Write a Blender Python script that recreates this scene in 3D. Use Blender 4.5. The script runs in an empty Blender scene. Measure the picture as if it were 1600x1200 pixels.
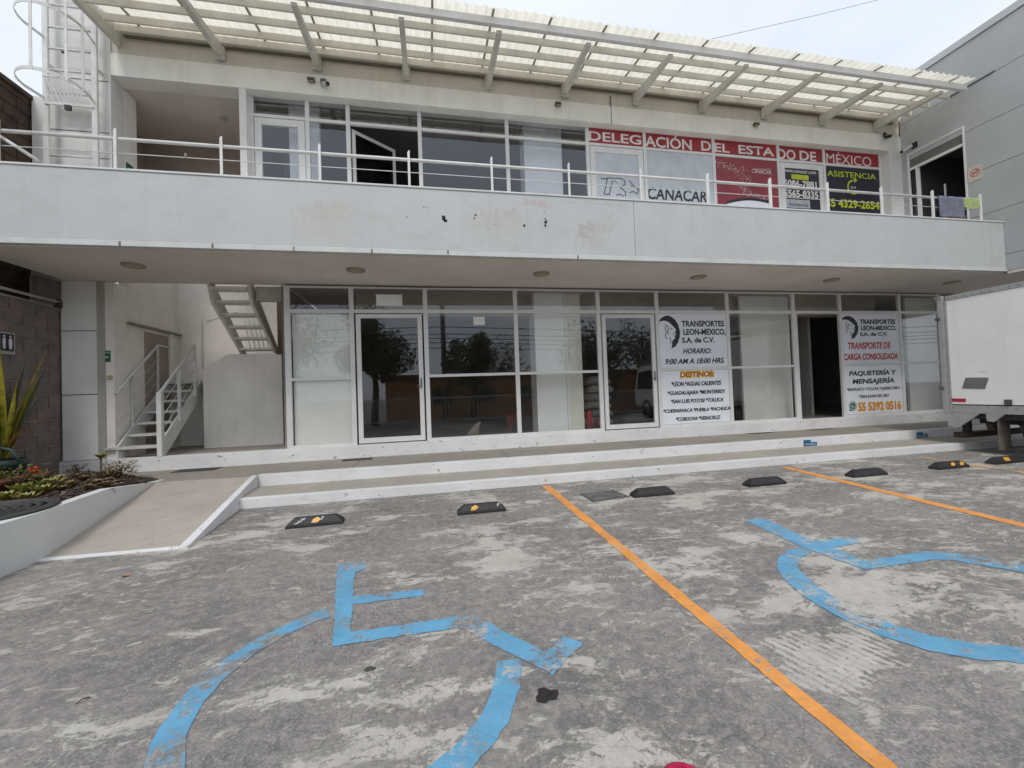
import bpy, bmesh, math, random
from mathutils import Vector, Matrix
random.seed(7)
R = math.radians
sc = bpy.context.scene

# ------------------------------------------------------------------ camera
CAMP = Vector((0.0, -8.075, 1.4))
YAW, PIT, ROL, FPX = .1936, .0213, -.0366, 636.8
fwd = Vector((math.sin(YAW)*math.cos(PIT), math.cos(YAW)*math.cos(PIT), math.sin(PIT)))
r0 = Vector((math.cos(YAW), -math.sin(YAW), 0)); u0 = r0.cross(fwd)
rgt = r0*math.cos(ROL) + u0*math.sin(ROL); upv = -r0*math.sin(ROL) + u0*math.cos(ROL)
cd = bpy.data.cameras.new('camera'); cam = bpy.data.objects.new('camera', cd)
sc.collection.objects.link(cam)
cd.sensor_fit = 'HORIZONTAL'; cd.sensor_width = 36; cd.lens = FPX/1600*36
cd.clip_start = .05; cd.clip_end = 600
cam.matrix_world = Matrix(((rgt.x, upv.x, -fwd.x, CAMP.x), (rgt.y, upv.y, -fwd.y, CAMP.y), (rgt.z, upv.z, -fwd.z, CAMP.z), (0, 0, 0, 1)))
sc.camera = cam

# ------------------------------------------------------------------ light
SUN_EL, SUN_AZ = R(51), R(196)          # soft overcast daylight from behind the photographer
w = bpy.data.worlds.new('World'); sc.world = w; w.use_nodes = True
nt = w.node_tree; nt.nodes.clear()
sky = nt.nodes.new('ShaderNodeTexSky'); sky.sky_type = 'NISHITA'; sky.sun_disc = False
sky.sun_elevation = SUN_EL; sky.sun_rotation = SUN_AZ
tc = nt.nodes.new('ShaderNodeTexCoord'); mp = nt.nodes.new('ShaderNodeMapping'); mp.inputs['Scale'].default_value = (1, 1, 2.5)
nz = nt.nodes.new('ShaderNodeTexNoise'); nz.inputs['Scale'].default_value = 2.1; nz.inputs['Detail'].default_value = 5; nz.inputs['Roughness'].default_value = .45
cr = nt.nodes.new('ShaderNodeValToRGB')
cr.color_ramp.elements[0].position = .34; cr.color_ramp.elements[0].color = (6.5, 7.1, 8.1, 1)
cr.color_ramp.elements[1].position = .66; cr.color_ramp.elements[1].color = (7.9, 8.25, 8.7, 1)
mx = nt.nodes.new('ShaderNodeMix'); mx.data_type = 'RGBA'; mx.inputs[0].default_value = .88
bg = nt.nodes.new('ShaderNodeBackground'); bg.inputs['Strength'].default_value = .1
wo = nt.nodes.new('ShaderNodeOutputWorld')
L = nt.links.new
L(tc.outputs['Generated'], mp.inputs['Vector']); L(mp.outputs[0], nz.inputs['Vector']); L(nz.outputs[0], cr.inputs[0])
L(sky.outputs[0], mx.inputs[6]); L(cr.outputs[0], mx.inputs[7]); L(mx.outputs[2], bg.inputs[0]); L(bg.outputs[0], wo.inputs[0])
sd = bpy.data.lights.new('sun', 'SUN'); sd.energy = 1.12; sd.angle = R(17); sd.color = (1, .955, .90)
so = bpy.data.objects.new('sun', sd); sc.collection.objects.link(so)
so.rotation_euler = (R(90)-SUN_EL, 0, math.pi-SUN_AZ + R(0))
sc.view_settings.view_transform = 'Standard'; sc.view_settings.look = 'None'
sc.view_settings.exposure = 0.44; sc.view_settings.gamma = 1
try: sc.view_settings.use_curve_mapping = False
except Exception: pass

# ------------------------------------------------------------------ helpers
def ray(px, py): return fwd + rgt*((px-800)/FPX) - upv*((py-600)/FPX)
def onX(px, py, v): d = ray(px, py); return CAMP + d*((v-CAMP.x)/d.x)
def onY(px, py, v): d = ray(px, py); return CAMP + d*((v-CAMP.y)/d.y)
def onZ(px, py, v): d = ray(px, py); return CAMP + d*((v-CAMP.z)/d.z)

MATS = {}
class NT:
    """small node helper"""
    def __init__(s, name):
        s.m = bpy.data.materials.new(name); s.m.use_nodes = True; s.t = s.m.node_tree
        s.b = s.t.nodes['Principled BSDF']; s.o = s.t.nodes['Material Output']; s._p = None
    def n(s, ty, **k):
        x = s.t.nodes.new(ty)
        for a, v in k.items(): setattr(x, a, v)
        return x
    def l(s, a, b): s.t.links.new(a, b)
    def pos(s, scale=(1, 1, 1), loc=(0, 0, 0)):
        g = s.n('ShaderNodeNewGeometry'); m = s.n('ShaderNodeMapping')
        m.inputs['Scale'].default_value = scale; m.inputs['Location'].default_value = loc
        s.l(g.outputs['Position'], m.inputs['Vector']); return m.outputs[0]
    def noise(s, vec, scale, detail=6, rough=.6, dist=0):
        x = s.n('ShaderNodeTexNoise'); x.inputs['Scale'].default_value = scale; x.inputs['Detail'].default_value = detail
        x.inputs['Roughness'].default_value = rough; x.inputs['Distortion'].default_value = dist
        s.l(vec, x.inputs['Vector']); return x.outputs[0]
    def ramp(s, f, a, b, ca=(0, 0, 0, 1), cb=(1, 1, 1, 1)):
        x = s.n('ShaderNodeValToRGB'); e = x.color_ramp.elements
        if a > b: a, b, ca, cb = b, a, cb, ca
        e[0].position = a; e[0].color = ca; e[1].position = b; e[1].color = cb
        s.l(f, x.inputs[0]); return x.outputs[0]
    def mix(s, f, a, b, mode='MIX'):
        x = s.n('ShaderNodeMix', data_type='RGBA', blend_type=mode)
        for sock, v in ((x.inputs[0], f), (x.inputs[6], a), (x.inputs[7], b)):
            if hasattr(v, 'links'): s.l(v, sock)
            elif isinstance(v, (int, float)): sock.default_value = v
            else: sock.default_value = (*v[:3], 1)
        return x.outputs[2]
    def math(s, op, a, b=0, clamp=False):
        x = s.n('ShaderNodeMath', operation=op); x.use_clamp = clamp
        for sock, v in ((x.inputs[0], a), (x.inputs[1], b)):
            if hasattr(v, 'links'): s.l(v, sock)
            else: sock.default_value = v
        return x.outputs[0]
    def bump(s, h, strength=.3, dist=.01):
        x = s.n('ShaderNodeBump'); x.inputs['Strength'].default_value = strength; x.inputs['Distance'].default_value = dist
        s.l(h, x.inputs['Height']); s.l(x.outputs[0], s.b.inputs['Normal'])
    def col(s, v):
        if hasattr(v, 'links'): s.l(v, s.b.inputs['Base Color'])
        else: s.b.inputs['Base Color'].default_value = (*v, 1)
    def rough(s, v):
        if hasattr(v, 'links'): s.l(v, s.b.inputs['Roughness'])
        else: s.b.inputs['Roughness'].default_value = v

def M(name, col, rough=.6, metal=0, var=.12, scale=5, bump=.1, fine=60, streak=0.0, spec=.5):
    """painted / plain surface with uneven tone, grime and fine relief"""
    if name in MATS: return MATS[name]
    t = NT(name)
    v = t.pos()
    n1 = t.noise(v, scale, 7, .65); n2 = t.noise(v, fine, 4, .6)
    dark = tuple(c*(1-var*2.2) for c in col); lite = tuple(min(.95, c*(1+var*.7)) for c in col)
    c = t.mix(t.ramp(n1, .3, .72), dark, lite)
    c = t.mix(t.math('MULTIPLY', t.ramp(n2, .35, .7), var*1.2), c, tuple(k*.75 for k in col))
    if streak:
        sv = t.pos((9, 9, .35)); sn = t.noise(sv, 1.0, 5, .6)
        c = t.mix(t.math('MULTIPLY', t.ramp(sn, .52, .78), streak), c, tuple(k*.6*q for k, q in zip(col, (1, .95, .85))))
    t.col(c); t.b.inputs['Metallic'].default_value = metal
    t.rough(t.math('ADD', t.math('MULTIPLY', n1, .25), rough-.12))
    t.b.inputs['Specular IOR Level'].default_value = spec
    if bump: t.bump(t.math('ADD', n2, t.math('MULTIPLY', n1, .5)), bump, .004)
    MATS[name] = t.m
    return t.m

class MB:
    def __init__(s): s.v = []; s.f = []; s.mi = []; s.sm = []
    def add(s, vs, fs, mi=0, sm=False):
        o = len(s.v); s.v += [Vector(x) for x in vs]
        for f in fs: s.f.append([o+i for i in f]); s.mi.append(mi); s.sm.append(sm)
        return s
    def box(s, x0, x1, y0, y1, z0, z1, mi=0, bev=0):
        if x0 > x1: x0, x1 = x1, x0
        if y0 > y1: y0, y1 = y1, y0
        if z0 > z1: z0, z1 = z1, z0
        if bev:
            bm = bmesh.new(); bmesh.ops.create_cube(bm, size=1)
            for q in bm.verts: q.co = Vector(((x0+x1)/2+q.co.x*(x1-x0), (y0+y1)/2+q.co.y*(y1-y0), (z0+z1)/2+q.co.z*(z1-z0)))
            b = min(bev, (x1-x0)*.45, (y1-y0)*.45, (z1-z0)*.45)
            bmesh.ops.bevel(bm, geom=bm.edges[:], offset=b, segments=2, affect='EDGES')
            bm.verts.index_update()
            s.add([q.co.copy() for q in bm.verts], [[q.index for q in f.verts] for f in bm.faces], mi); bm.free(); return s
        return s.add([(x0,y0,z0),(x1,y0,z0),(x1,y1,z0),(x0,y1,z0),(x0,y0,z1),(x1,y0,z1),(x1,y1,z1),(x0,y1,z1)],
              [(0,3,2,1),(4,5,6,7),(0,1,5,4),(1,2,6,5),(2,3,7,6),(3,0,4,7)], mi)
    def prism(s, poly, axis, a, b, mi=0):
        """polygon (2D) extruded along axis from a to b. axis x: (y,z); y: (x,z); z: (x,y)"""
        n = len(poly); P = []
        for t in (a, b):
            for p in poly:
                P.append({'x': (t, p[0], p[1]), 'y': (p[0], t, p[1]), 'z': (p[0], p[1], t)}[axis])
        s.add(P, [list(range(n))[::-1], list(range(n, 2*n))] + [(i, (i+1) % n, n+(i+1) % n, n+i) for i in range(n)], mi); return s
    def hexa(s, b, t, mi=0):
        return s.add(list(b)+list(t), [(0,3,2,1),(4,5,6,7),(0,1,5,4),(1,2,6,5),(2,3,7,6),(3,0,4,7)], mi)
    def tube(s, pts, r, n=10, mi=0, cap=True, r2=None):
        pts = [Vector(p) for p in pts]; rings = []; up = None
        for i, p in enumerate(pts):
            d = (pts[min(i+1, len(pts)-1)]-pts[max(i-1, 0)]).normalized()
            a = Vector((0, 0, 1)) if abs(d.z) < .9 else Vector((1, 0, 0))
            if up is not None and abs(up.dot(d)) < .95: a = up
            x = d.cross(a).normalized(); y = x.cross(d).normalized(); up = y
            rr = r if r2 is None else r+(r2-r)*i/(len(pts)-1)
            rings.append([p+(x*math.cos(2*math.pi*k/n)+y*math.sin(2*math.pi*k/n))*rr for k in range(n)])
        o = len(s.v)
        for q in rings: s.v += q
        for i in range(len(rings)-1):
            for k in range(n):
                s.f.append([o+i*n+k, o+i*n+(k+1) % n, o+(i+1)*n+(k+1) % n, o+(i+1)*n+k]); s.mi.append(mi); s.sm.append(True)
        if cap:
            s.f.append([o+k for k in range(n)]); s.mi.append(mi); s.sm.append(False)
            s.f.append([o+(len(rings)-1)*n+k for k in range(n)][::-1]); s.mi.append(mi); s.sm.append(False)
        return s
    def lathe(s, prof, c, n=20, mi=0, sm=True):
        o = len(s.v); c = Vector(c)
        for r, z in prof:
            for k in range(n):
                a = 2*math.pi*k/n; s.v.append(c+Vector((r*math.cos(a), r*math.sin(a), z)))
        for i in range(len(prof)-1):
            for k in range(n):
                s.f.append([o+i*n+k, o+i*n+(k+1) % n, o+(i+1)*n+(k+1) % n, o+(i+1)*n+k]); s.mi.append(mi); s.sm.append(sm)
        return s
    def build(s, name, mats, parent=None, **props):
        me = bpy.data.meshes.new(name)
        org = parent.matrix_world.translation if parent is not None else Vector((0, 0, 0))
        if parent is None and s.v:
            lo = Vector((min(q.x for q in s.v), min(q.y for q in s.v), min(q.z for q in s.v)))
            hi = Vector((max(q.x for q in s.v), max(q.y for q in s.v), max(q.z for q in s.v)))
            org = Vector(((lo.x+hi.x)/2, (lo.y+hi.y)/2, lo.z))
        wo_ = parent.get('_w') if parent is not None else None
        if wo_ is not None: org = Vector(wo_)
        me.from_pydata([tuple(q-org) for q in s.v], [], s.f)
        if not isinstance(mats, (list, tuple)): mats = [mats]
        for m in mats: me.materials.append(m)
        me.polygons.foreach_set('material_index', s.mi); me.polygons.foreach_set('use_smooth', s.sm)
        bm = bmesh.new(); bm.from_mesh(me); bmesh.ops.recalc_face_normals(bm, faces=bm.faces); bm.to_mesh(me); bm.free()
        me.update()
        o = bpy.data.objects.new(name, me); sc.collection.objects.link(o)
        if parent is not None: o.parent = parent
        else: o.location = org
        o['_w'] = tuple(org)
        for k, v in props.items(): o[k] = v
        return o

def thing(name, loc, label, cat, group=None):
    o = bpy.data.objects.new(name, None); sc.collection.objects.link(o); o.location = loc; o['_w'] = tuple(loc)
    o['label'] = label; o['category'] = cat
    if group: o['group'] = group
    return o
def tag(o, label, cat, group=None):
    o['label'] = label; o['category'] = cat
    if group: o['group'] = group
    return o
def kids(o): return [c for c in bpy.data.objects if c.parent == o]
def copy_tree(o, loc, label=None, parent=None, rz=None):
    c = o.copy(); sc.collection.objects.link(c); c.parent = parent
    if parent is None:
        c.location = loc
        if rz is not None: c.rotation_euler.z = rz
        if label: c['label'] = label
    for k in KID[o.name] if o.name in KID else kids(o): copy_tree(k, None, None, c)
    return c
KID = {}
def B(x0, x1, y0, y1, z0, z1, bev=0): return MB().box(x0, x1, y0, y1, z0, z1, 0, bev)
def slab(name, m, x0, x1, y0, y1, z0, z1, parent=None, bev=0, **k): return B(x0, x1, y0, y1, z0, z1, bev).build(name, m, parent, **k)

# ------------------------------------------------------------------ materials
WHITE = M('white_wall_paint', (.74, .735, .71), .7, var=.06, scale=1.3, bump=.12, streak=.25)
WHITE2 = M('stairwell_paint', (.90, .86, .80), .75, var=.07, scale=1.6, bump=.15, streak=.3)
BEAM = M('cream_beam_paint', (.84, .83, .77), .6, var=.07, scale=1.5, bump=.05, streak=.3)
CANO = M('canopy_steel_paint', (.74, .71, .63), .5, var=.1, scale=3, bump=.05, streak=.2)
LIPM = M('canopy_lip_paint', (.78, .77, .74), .45, var=.06, scale=2, bump=.03, streak=.2)
ALU = M('window_frame_white', (.72, .715, .70), .4, var=.05, scale=3, bump=.02)
SOFF = M('soffit_plaster', (.76, .69, .63), .85, var=.08, scale=.9, bump=.25, fine=90)
STEEL = M('white_steel_paint', (.74, .74, .71), .4, var=.08, scale=6, bump=.03)
KERB = None
GREYP = M('grey_wall_panel', (.42, .435, .43), .5, var=.06, scale=.7, bump=.03, streak=.12)
GREYC = M('grey_coping_metal', (.52, .53, .54), .4, var=.06, scale=2, bump=.02)
GREYJ = M('panel_joint_shadow_gap', (.12, .12, .12), .8, var=.05)
BLACK = M('black_plastic', (.03, .03, .032), .45, var=.1, scale=20, bump=.1)
RUB = M('black_rubber', (.028, .028, .03), .6, var=.3, scale=14, bump=.35)
YEL = M('yellow_reflector', (.85, .42, .04), .4, var=.2, scale=30)
SCRAP = M('scuffed_grey_scrap', (.45, .45, .45), .6, var=.3, scale=30)
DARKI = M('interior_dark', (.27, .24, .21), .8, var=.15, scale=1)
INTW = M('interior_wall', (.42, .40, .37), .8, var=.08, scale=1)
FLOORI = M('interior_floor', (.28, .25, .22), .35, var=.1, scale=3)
PANELW = M('white_interior_panel', (.88, .88, .84), .6, var=.05, scale=1.2, bump=.05)
COLW = M('interior_column_paint', (.90, .92, .91), .55, var=.04, scale=1.5, bump=.05)
BLOCKM = M('grey_cinder_block', (.23, .185, .17), .9, var=.22, scale=4, bump=.8, fine=110)
MORT = M('cinder_mortar', (.40, .35, .32), .95, var=.2, scale=9, bump=.6)
BLOCKD = M('weathered_dark_block', (.10, .062, .042), .9, var=.45, scale=3, bump=.9, fine=50)
MORTD = M('dark_wall_mortar', (.085, .06, .042), .95, var=.3, scale=6, bump=.5)
COLP = M('column_cladding', (.84, .85, .81), .6, var=.05, scale=1.4, bump=.05)
HANDLE = M('brushed_handle', (.25, .25, .26), .35, metal=.8, var=.1)
REDP = M('poster_red', (.35, .02, .028), .45, var=.12, scale=2)
REDP2 = M('poster_dark_red', (.30, .035, .05), .45, var=.15, scale=2)
LETW = M('letter_white', (.78, .72, .70), .5, var=.05)
POSTW = M('poster_white', (.80, .83, .88), .5, var=.05, scale=2)
POSTG = M('frosted_grey_poster', (.55, .59, .64), .5, var=.07, scale=4)
INK = M('letter_navy_black', (.018, .02, .035), .5, var=.1)
INKR = M('letter_red', (.55, .03, .035), .5, var=.1)
INKO = M('letter_orange', (.80, .20, .02), .5, var=.1)
INKY = M('letter_yellow', (.75, .60, .03), .5, var=.1)
INKL = M('letter_lime', (.55, .62, .03), .5, var=.1)
NAVY = M('poster_navy', (.022, .022, .038), .45, var=.15, scale=3)
GREEN = M('exit_green', (.01, .16, .06), .5, var=.1)
PAPER = M('paper_sheet', (.8, .82, .78), .7, var=.03)
TRW = M('truck_box_white', (.90, .91, .87), .35, var=.04, scale=1.2, bump=.03, streak=.12)
TRG = M('truck_rail_grey', (.40, .40, .395), .45, var=.08, scale=4, bump=.05, streak=.2)
TRD = M('truck_underframe', (.035, .03, .028), .7, var=.3, scale=8, bump=.3)
RUSTY = M('dusty_brown_mudguard', (.22, .185, .15), .8, var=.25, scale=8, bump=.3)
TYRE = M('tyre_rubber', (.025, .025, .025), .8, var=.2, scale=12, bump=.3)
GLSD = M('truck_glass', (.03, .035, .04), .1, var=.05)

def glass_mat(name, tint, ior=1.52, add=0.0, rough=.0, mul=1.7):
    t = NT(name); t.t.nodes.remove(t.b)
    tr = t.n('ShaderNodeBsdfTransparent'); tr.inputs[0].default_value = (*tint, 1)
    gl = t.n('ShaderNodeBsdfGlossy'); gl.inputs['Roughness'].default_value = rough; gl.inputs[0].default_value = (.95, .97, 1, 1)
    fr = t.n('ShaderNodeFresnel'); fr.inputs[0].default_value = ior
    mxs = t.n('ShaderNodeMixShader')
    gm = t.n('ShaderNodeNewGeometry')      # a pane is a slab: only the face the ray enters reflects
    f = t.math('MULTIPLY', t.math('ADD', t.math('MULTIPLY', fr.outputs[0], mul), add, True), t.math('SUBTRACT', 1.0, gm.outputs['Backfacing']))
    t.l(f, mxs.inputs[0]); t.l(tr.outputs[0], mxs.inputs[1]); t.l(gl.outputs[0], mxs.inputs[2])
    t.l(mxs.outputs[0], t.o.inputs[0]); MATS[name] = t.m
    return t.m
GLASS = glass_mat('tinted_window_glass', (.94, .945, .935), 1.45, .015, mul=2.1)
GLASSI = glass_mat('casement_glass', (.55, .56, .58), 1.2, 0.0, mul=.5)
GLASSU = glass_mat('upper_window_glass', (.92, .93, .95), 1.5, .01, mul=2.1)

def sheet_mat():
    t = NT('translucent_fibreglass_sheet')
    v = t.pos(); n1 = t.noise(v, 2.2, 6, .6); n2 = t.noise(t.pos((14, 1.2, 14)), 1.0, 5, .6)
    c = t.mix(t.ramp(n1, .3, .75), (.68, .65, .59), (.79, .76, .70)); c = t.mix(t.math('MULTIPLY', t.ramp(n2, .5, .75), .35), c, (.45, .40, .28))
    d = t.n('ShaderNodeBsdfDiffuse'); tl = t.n('ShaderNodeBsdfTranslucent'); ms = t.n('ShaderNodeMixShader'); ms.inputs[0].default_value = .78
    t.l(c, d.inputs[0]); t.l(t.mix(1.0, c, (1.1, 1.1, 1.05), 'MULTIPLY'), tl.inputs[0])
    t.l(d.outputs[0], ms.inputs[1]); t.l(tl.outputs[0], ms.inputs[2]); t.l(ms.outputs[0], t.o.inputs[0]); return t.m
SHEET = sheet_mat()

def kerb_mat():
    t = NT('white_kerb_paint_chipped')
    v = t.pos(); n = t.noise(t.pos((1, 1, 1.6)), 7, 8, .7); big = t.noise(v, 1.1, 4, .6); f = t.noise(v, 70, 3, .6)
    c = t.mix(t.ramp(big, .3, .75), (.66, .66, .66), (.80, .80, .80))
    c = t.mix(t.math('MULTIPLY', t.ramp(t.noise(t.pos((1, 1, 3)), 3.2, 9, .72), .52, .68), .35), c, (.50, .48, .44)); c = t.mix(t.ramp(n, .625, .66), c, (.27, .25, .225)); c = t.mix(t.math('MULTIPLY', t.ramp(f, .45, .8), .18), c, (.4, .38, .35))
    sp = t.noise(t.pos((1, 1, 1), (3, 1, 0)), 19, 3, .5)
    c = t.mix(t.ramp(sp, .735, .755), c, (.12, .105, .10))
    t.col(c); t.rough(.75); t.bump(t.math('ADD', n, t.math('MULTIPLY', f, .4)), .3, .006); return t.m
KERB = kerb_mat()

def concrete_mat(name, a, b, stain, grain=1.0):
    t = NT(name); v = t.pos()
    n = t.noise(v, 1.4, 8, .65, .4); n2 = t.noise(v, 6, 8, .7); f = t.noise(v, 120, 3, .6)
    c = t.mix(t.ramp(n, .3, .7), a, b); c = t.mix(t.math('MULTIPLY', t.ramp(n2, .5, .72), .55), c, stain)
    c = t.mix(t.math('MULTIPLY', t.ramp(f, .4, .75), .25*grain), c, tuple(k*.5 for k in a))
    t.col(c); t.rough(.85); t.bump(t.math('ADD', t.math('MULTIPLY', n2, .6), f), .35, .004); return t.m
RAMPM = concrete_mat('ramp_concrete', (.385, .345, .30), (.48, .44, .385), (.31, .275, .24))
TREADM = concrete_mat('step_tread_concrete', (.34, .315, .265), (.44, .41, .355), (.25, .23, .19))
WALKM = concrete_mat('walkway_concrete', (.27, .245, .21), (.34, .31, .265), (.19, .17, .145))

def ground_color(t):
    """worn slurry over concrete: returns colour and height sockets"""
    v = t.pos()
    warp = t.n('ShaderNodeTexNoise'); warp.inputs['Scale'].default_value = 2.2; warp.inputs['Detail'].default_value = 3; t.l(v, warp.inputs['Vector'])
    vm = t.n('ShaderNodeVectorMath', operation='MULTIPLY_ADD'); t.l(warp.outputs[1], vm.inputs[0]); vm.inputs[1].default_value = (.28, .28, 0); t.l(v, vm.inputs[2])
    st = t.n('ShaderNodeMapping'); st.inputs['Scale'].default_value = (.72, 1.35, 1); st.inputs['Rotation'].default_value = (0, 0, R(-14)); t.l(vm.outputs[0], st.inputs[0])
    zone = t.noise(v, .42, 3, .5)
    big = t.noise(st.outputs[0], 1.7, 9, .62, .15)
    mid = t.noise(st.outputs[0], 5.8, 10, .74)
    fine = t.noise(v, 38, 8, .78); grit = t.noise(v, 260, 2, .6)
    mott = t.noise(v, 15, 10, .76, .2); speck = t.noise(t.pos((1, 1, 1), (4, 4, 0)), 70, 6, .72)
    base = t.mix(t.ramp(t.noise(v, .8, 7, .6), .36, .64), (.155, .145, .137), (.262, .246, .23))
    base = t.mix(t.math('MULTIPLY', t.ramp(mid, .46, .60), .55), base, (.30, .281, .255))
    base = t.mix(t.math('MULTIPLY', t.ramp(mott, .50, .60), .60), base, (.365, .343, .312))
    base = t.mix(t.math('MULTIPLY', t.ramp(mott, .48, .38), .55), base, (.125, .117, .112))
    rz_ = t.ramp(t.noise(t.pos((1, 1, 1), (8, 3, 0)), .75, 5, .6), .40, .60, (.35, .35, .35, 1), (1, 1, 1, 1))
    base = t.mix(t.math('MULTIPLY', t.math('MULTIPLY', t.ramp(speck, .52, .62), .60), rz_), base, (.46, .44, .41))
    base = t.mix(t.math('MULTIPLY', t.math('MULTIPLY', t.ramp(speck, .47, .37), .60), rz_), base, (.085, .080, .077))
    base = t.mix(t.math('MULTIPLY', t.ramp(grit, .52, .66), .35), base, (.11, .104, .10))
    # pale patches where the top coat survives
    s = t.math('ADD', big, t.math('MULTIPLY', t.math('SUBTRACT', zone, .5), .34))
    s = t.math('ADD', s, t.math('MULTIPLY', t.math('SUBTRACT', mid, .5), .62))
    s = t.math('ADD', s, t.math('MULTIPLY', t.math('SUBTRACT', fine, .5), .34))
    gx = t.n('ShaderNodeNewGeometry'); sxyz = t.n('ShaderNodeSeparateXYZ'); t.l(gx.outputs['Position'], sxyz.inputs[0])
    def area(cx, cy, hx, hy, amt):
        dx = t.math('DIVIDE', t.math('ABSOLUTE', t.math('SUBTRACT', sxyz.outputs[0], cx)), hx)
        dy = t.math('DIVIDE', t.math('ABSOLUTE', t.math('SUBTRACT', sxyz.outputs[1], cy)), hy)
        q = t.math('SUBTRACT', 1.0, t.math('MAXIMUM', dx, dy), True)
        return t.math('MULTIPLY', t.math('MINIMUM', t.math('MULTIPLY', q, 3.0), 1.0), amt)
    for a_ in ((2.6, -3.3, 1.5, .9, .075), (2.2, -5.1, .7, 1.2, .05), (7.2, -3.4, 2.2, .9, .05), (-1.4, -3.3, 1.3, .9, .06), (-.2, -6.1, .8, .5, .05), (3.0, -5.4, .9, .5, .04), (-3.2, -5.2, 1.8, 1.9, -.02), (.9, -4.2, .9, .9, .035), (-.1, -3.9, .8, .6, .03)):
        s = t.math('ADD', s, area(*a_))
    # tyre tread print in the pale coat
    wt = t.n('ShaderNodeTexWave'); wt.inputs['Scale'].default_value = 6.2; wt.inputs['Distortion'].default_value = 1.6; wt.inputs['Detail'].default_value = 2
    wm = t.n('ShaderNodeMapping'); wm.inputs['Rotation'].default_value = (0, 0, R(-18)); t.l(v, wm.inputs[0]); t.l(wm.outputs[0], wt.inputs[0])
    s = t.math('ADD', s, t.math('MULTIPLY', area(2.0, -6.3, .52, .26, 1.0), t.math('MULTIPLY', t.math('SUBTRACT', wt.outputs[1], .45), .12)))
    patch = t.ramp(s, .576, .606)
    pale = t.mix(t.ramp(t.noise(v, 3.5, 6, .6), .3, .7), (.42, .395, .35), (.565, .535, .48))
    pale = t.mix(t.math('MULTIPLY', t.ramp(speck, .50, .60), .30), pale, (.30, .285, .255)); pale = t.mix(t.math('MULTIPLY', t.ramp(mott, .46, .56), .30), pale, (.38, .36, .32))
    halo = t.math('MULTIPLY', t.ramp(s, .52, .61), .42)
    c = t.mix(halo, base, (.36, .345, .31)); c = t.mix(patch, c, pale)
    flk = t.noise(st.outputs[0], 11, 9, .72, .3)
    fz = t.math('ADD', flk, t.math('ADD', t.math('MULTIPLY', t.math('SUBTRACT', big, .5), .5), t.math('MULTIPLY', t.math('SUBTRACT', zone, .5), .3)))
    c = t.mix(t.math('MULTIPLY', t.ramp(fz, .556, .59), .80), c, pale)
    c = t.mix(t.math('MULTIPLY', t.ramp(fz, .36, .30), .35), c, (.14, .132, .125))
    # hairline cracks and scratches
    vo = t.n('ShaderNodeTexVoronoi', feature='DISTANCE_TO_EDGE'); vo.inputs['Scale'].default_value = 7.5
    wv = t.n('ShaderNodeVectorMath', operation='MULTIPLY_ADD'); t.l(warp.outputs[1], wv.inputs[0]); wv.inputs[1].default_value = (.5, .5, 0); t.l(v, wv.inputs[2])
    n5 = t.n('ShaderNodeTexNoise'); n5.inputs['Scale'].default_value = 14; n5.inputs['Detail'].default_value = 4; t.l(v, n5.inputs['Vector'])
    wv2 = t.n('ShaderNodeVectorMath', operation='MULTIPLY_ADD'); t.l(n5.outputs[1], wv2.inputs[0]); wv2.inputs[1].default_value = (.12, .12, 0); t.l(wv.outputs[0], wv2.inputs[2])
    t.l(wv2.outputs[0], vo.inputs['Vector'])
    crk = t.math('MULTIPLY', t.ramp(vo.outputs['Distance'], .0, .016, (1, 1, 1, 1), (0, 0, 0, 1)), t.ramp(t.noise(v, 1.9, 3, .5), .46, .60))
    c = t.mix(t.math('MULTIPLY', crk, .55), c, (.10, .095, .09))
    # dark oily drops
    sp = t.noise(t.pos((1, 1, 1), (5, 2, 0)), 4.2, 4, .5)
    c = t.mix(t.math('MULTIPLY', t.ramp(sp, .735, .76), .75), c, (.11, .105, .10))
    h = t.math('ADD', t.math('MULTIPLY', fine, .55), t.math('ADD', t.math('MULTIPLY', patch, .45), t.math('MULTIPLY', crk, -.5)))
    h = t.math('ADD', h, t.math('MULTIPLY', grit, .35))
    return c, h, s, fine, mid
t = NT('worn_parking_slurry'); c, h, *_ = ground_color(t)
t.col(c); t.rough(.88); t.bump(h, .6, .008); GROUND = t.m

def paint_mat(name, col, wear):
    t = NT(name); c, h, s, fine, mid = ground_color(t)
    w1 = t.noise(t.pos((1, 1, 1), (9, 4, 0)), 3.2, 8, .7); w2 = t.noise(t.pos((1, 1, 1), (2, 7, 0)), 26, 5, .7)
    m = t.math('ADD', t.math('MULTIPLY', w1, .75), t.math('MULTIPLY', w2, .3))
    worn = t.math('MAXIMUM', t.ramp(m, wear, wear+.07), t.math('MULTIPLY', t.ramp(fine, .56, .66), .75))
    tone = t.mix(t.ramp(t.noise(t.pos(), 5.5, 7, .65), .32, .68), tuple(k*.82 for k in col), tuple(min(1, k*1.12+.01) for k in col))
    tone = t.mix(t.math('MULTIPLY', t.ramp(fine, .42, .66), .40), tone, tuple(k*.5+.12 for k in col))
    c2 = t.mix(worn, tone, c)
    t.col(c2); t.rough(.75); t.bump(h, .4, .005); return t.m
BLUE = paint_mat('faded_blue_floor_paint', (.115, .355, .56), .53)
ORAN = paint_mat('orange_floor_paint', (.80, .32, .06), .575)
ORAW = paint_mat('worn_orange_floor_paint', (.72, .34, .09), .50)

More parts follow.
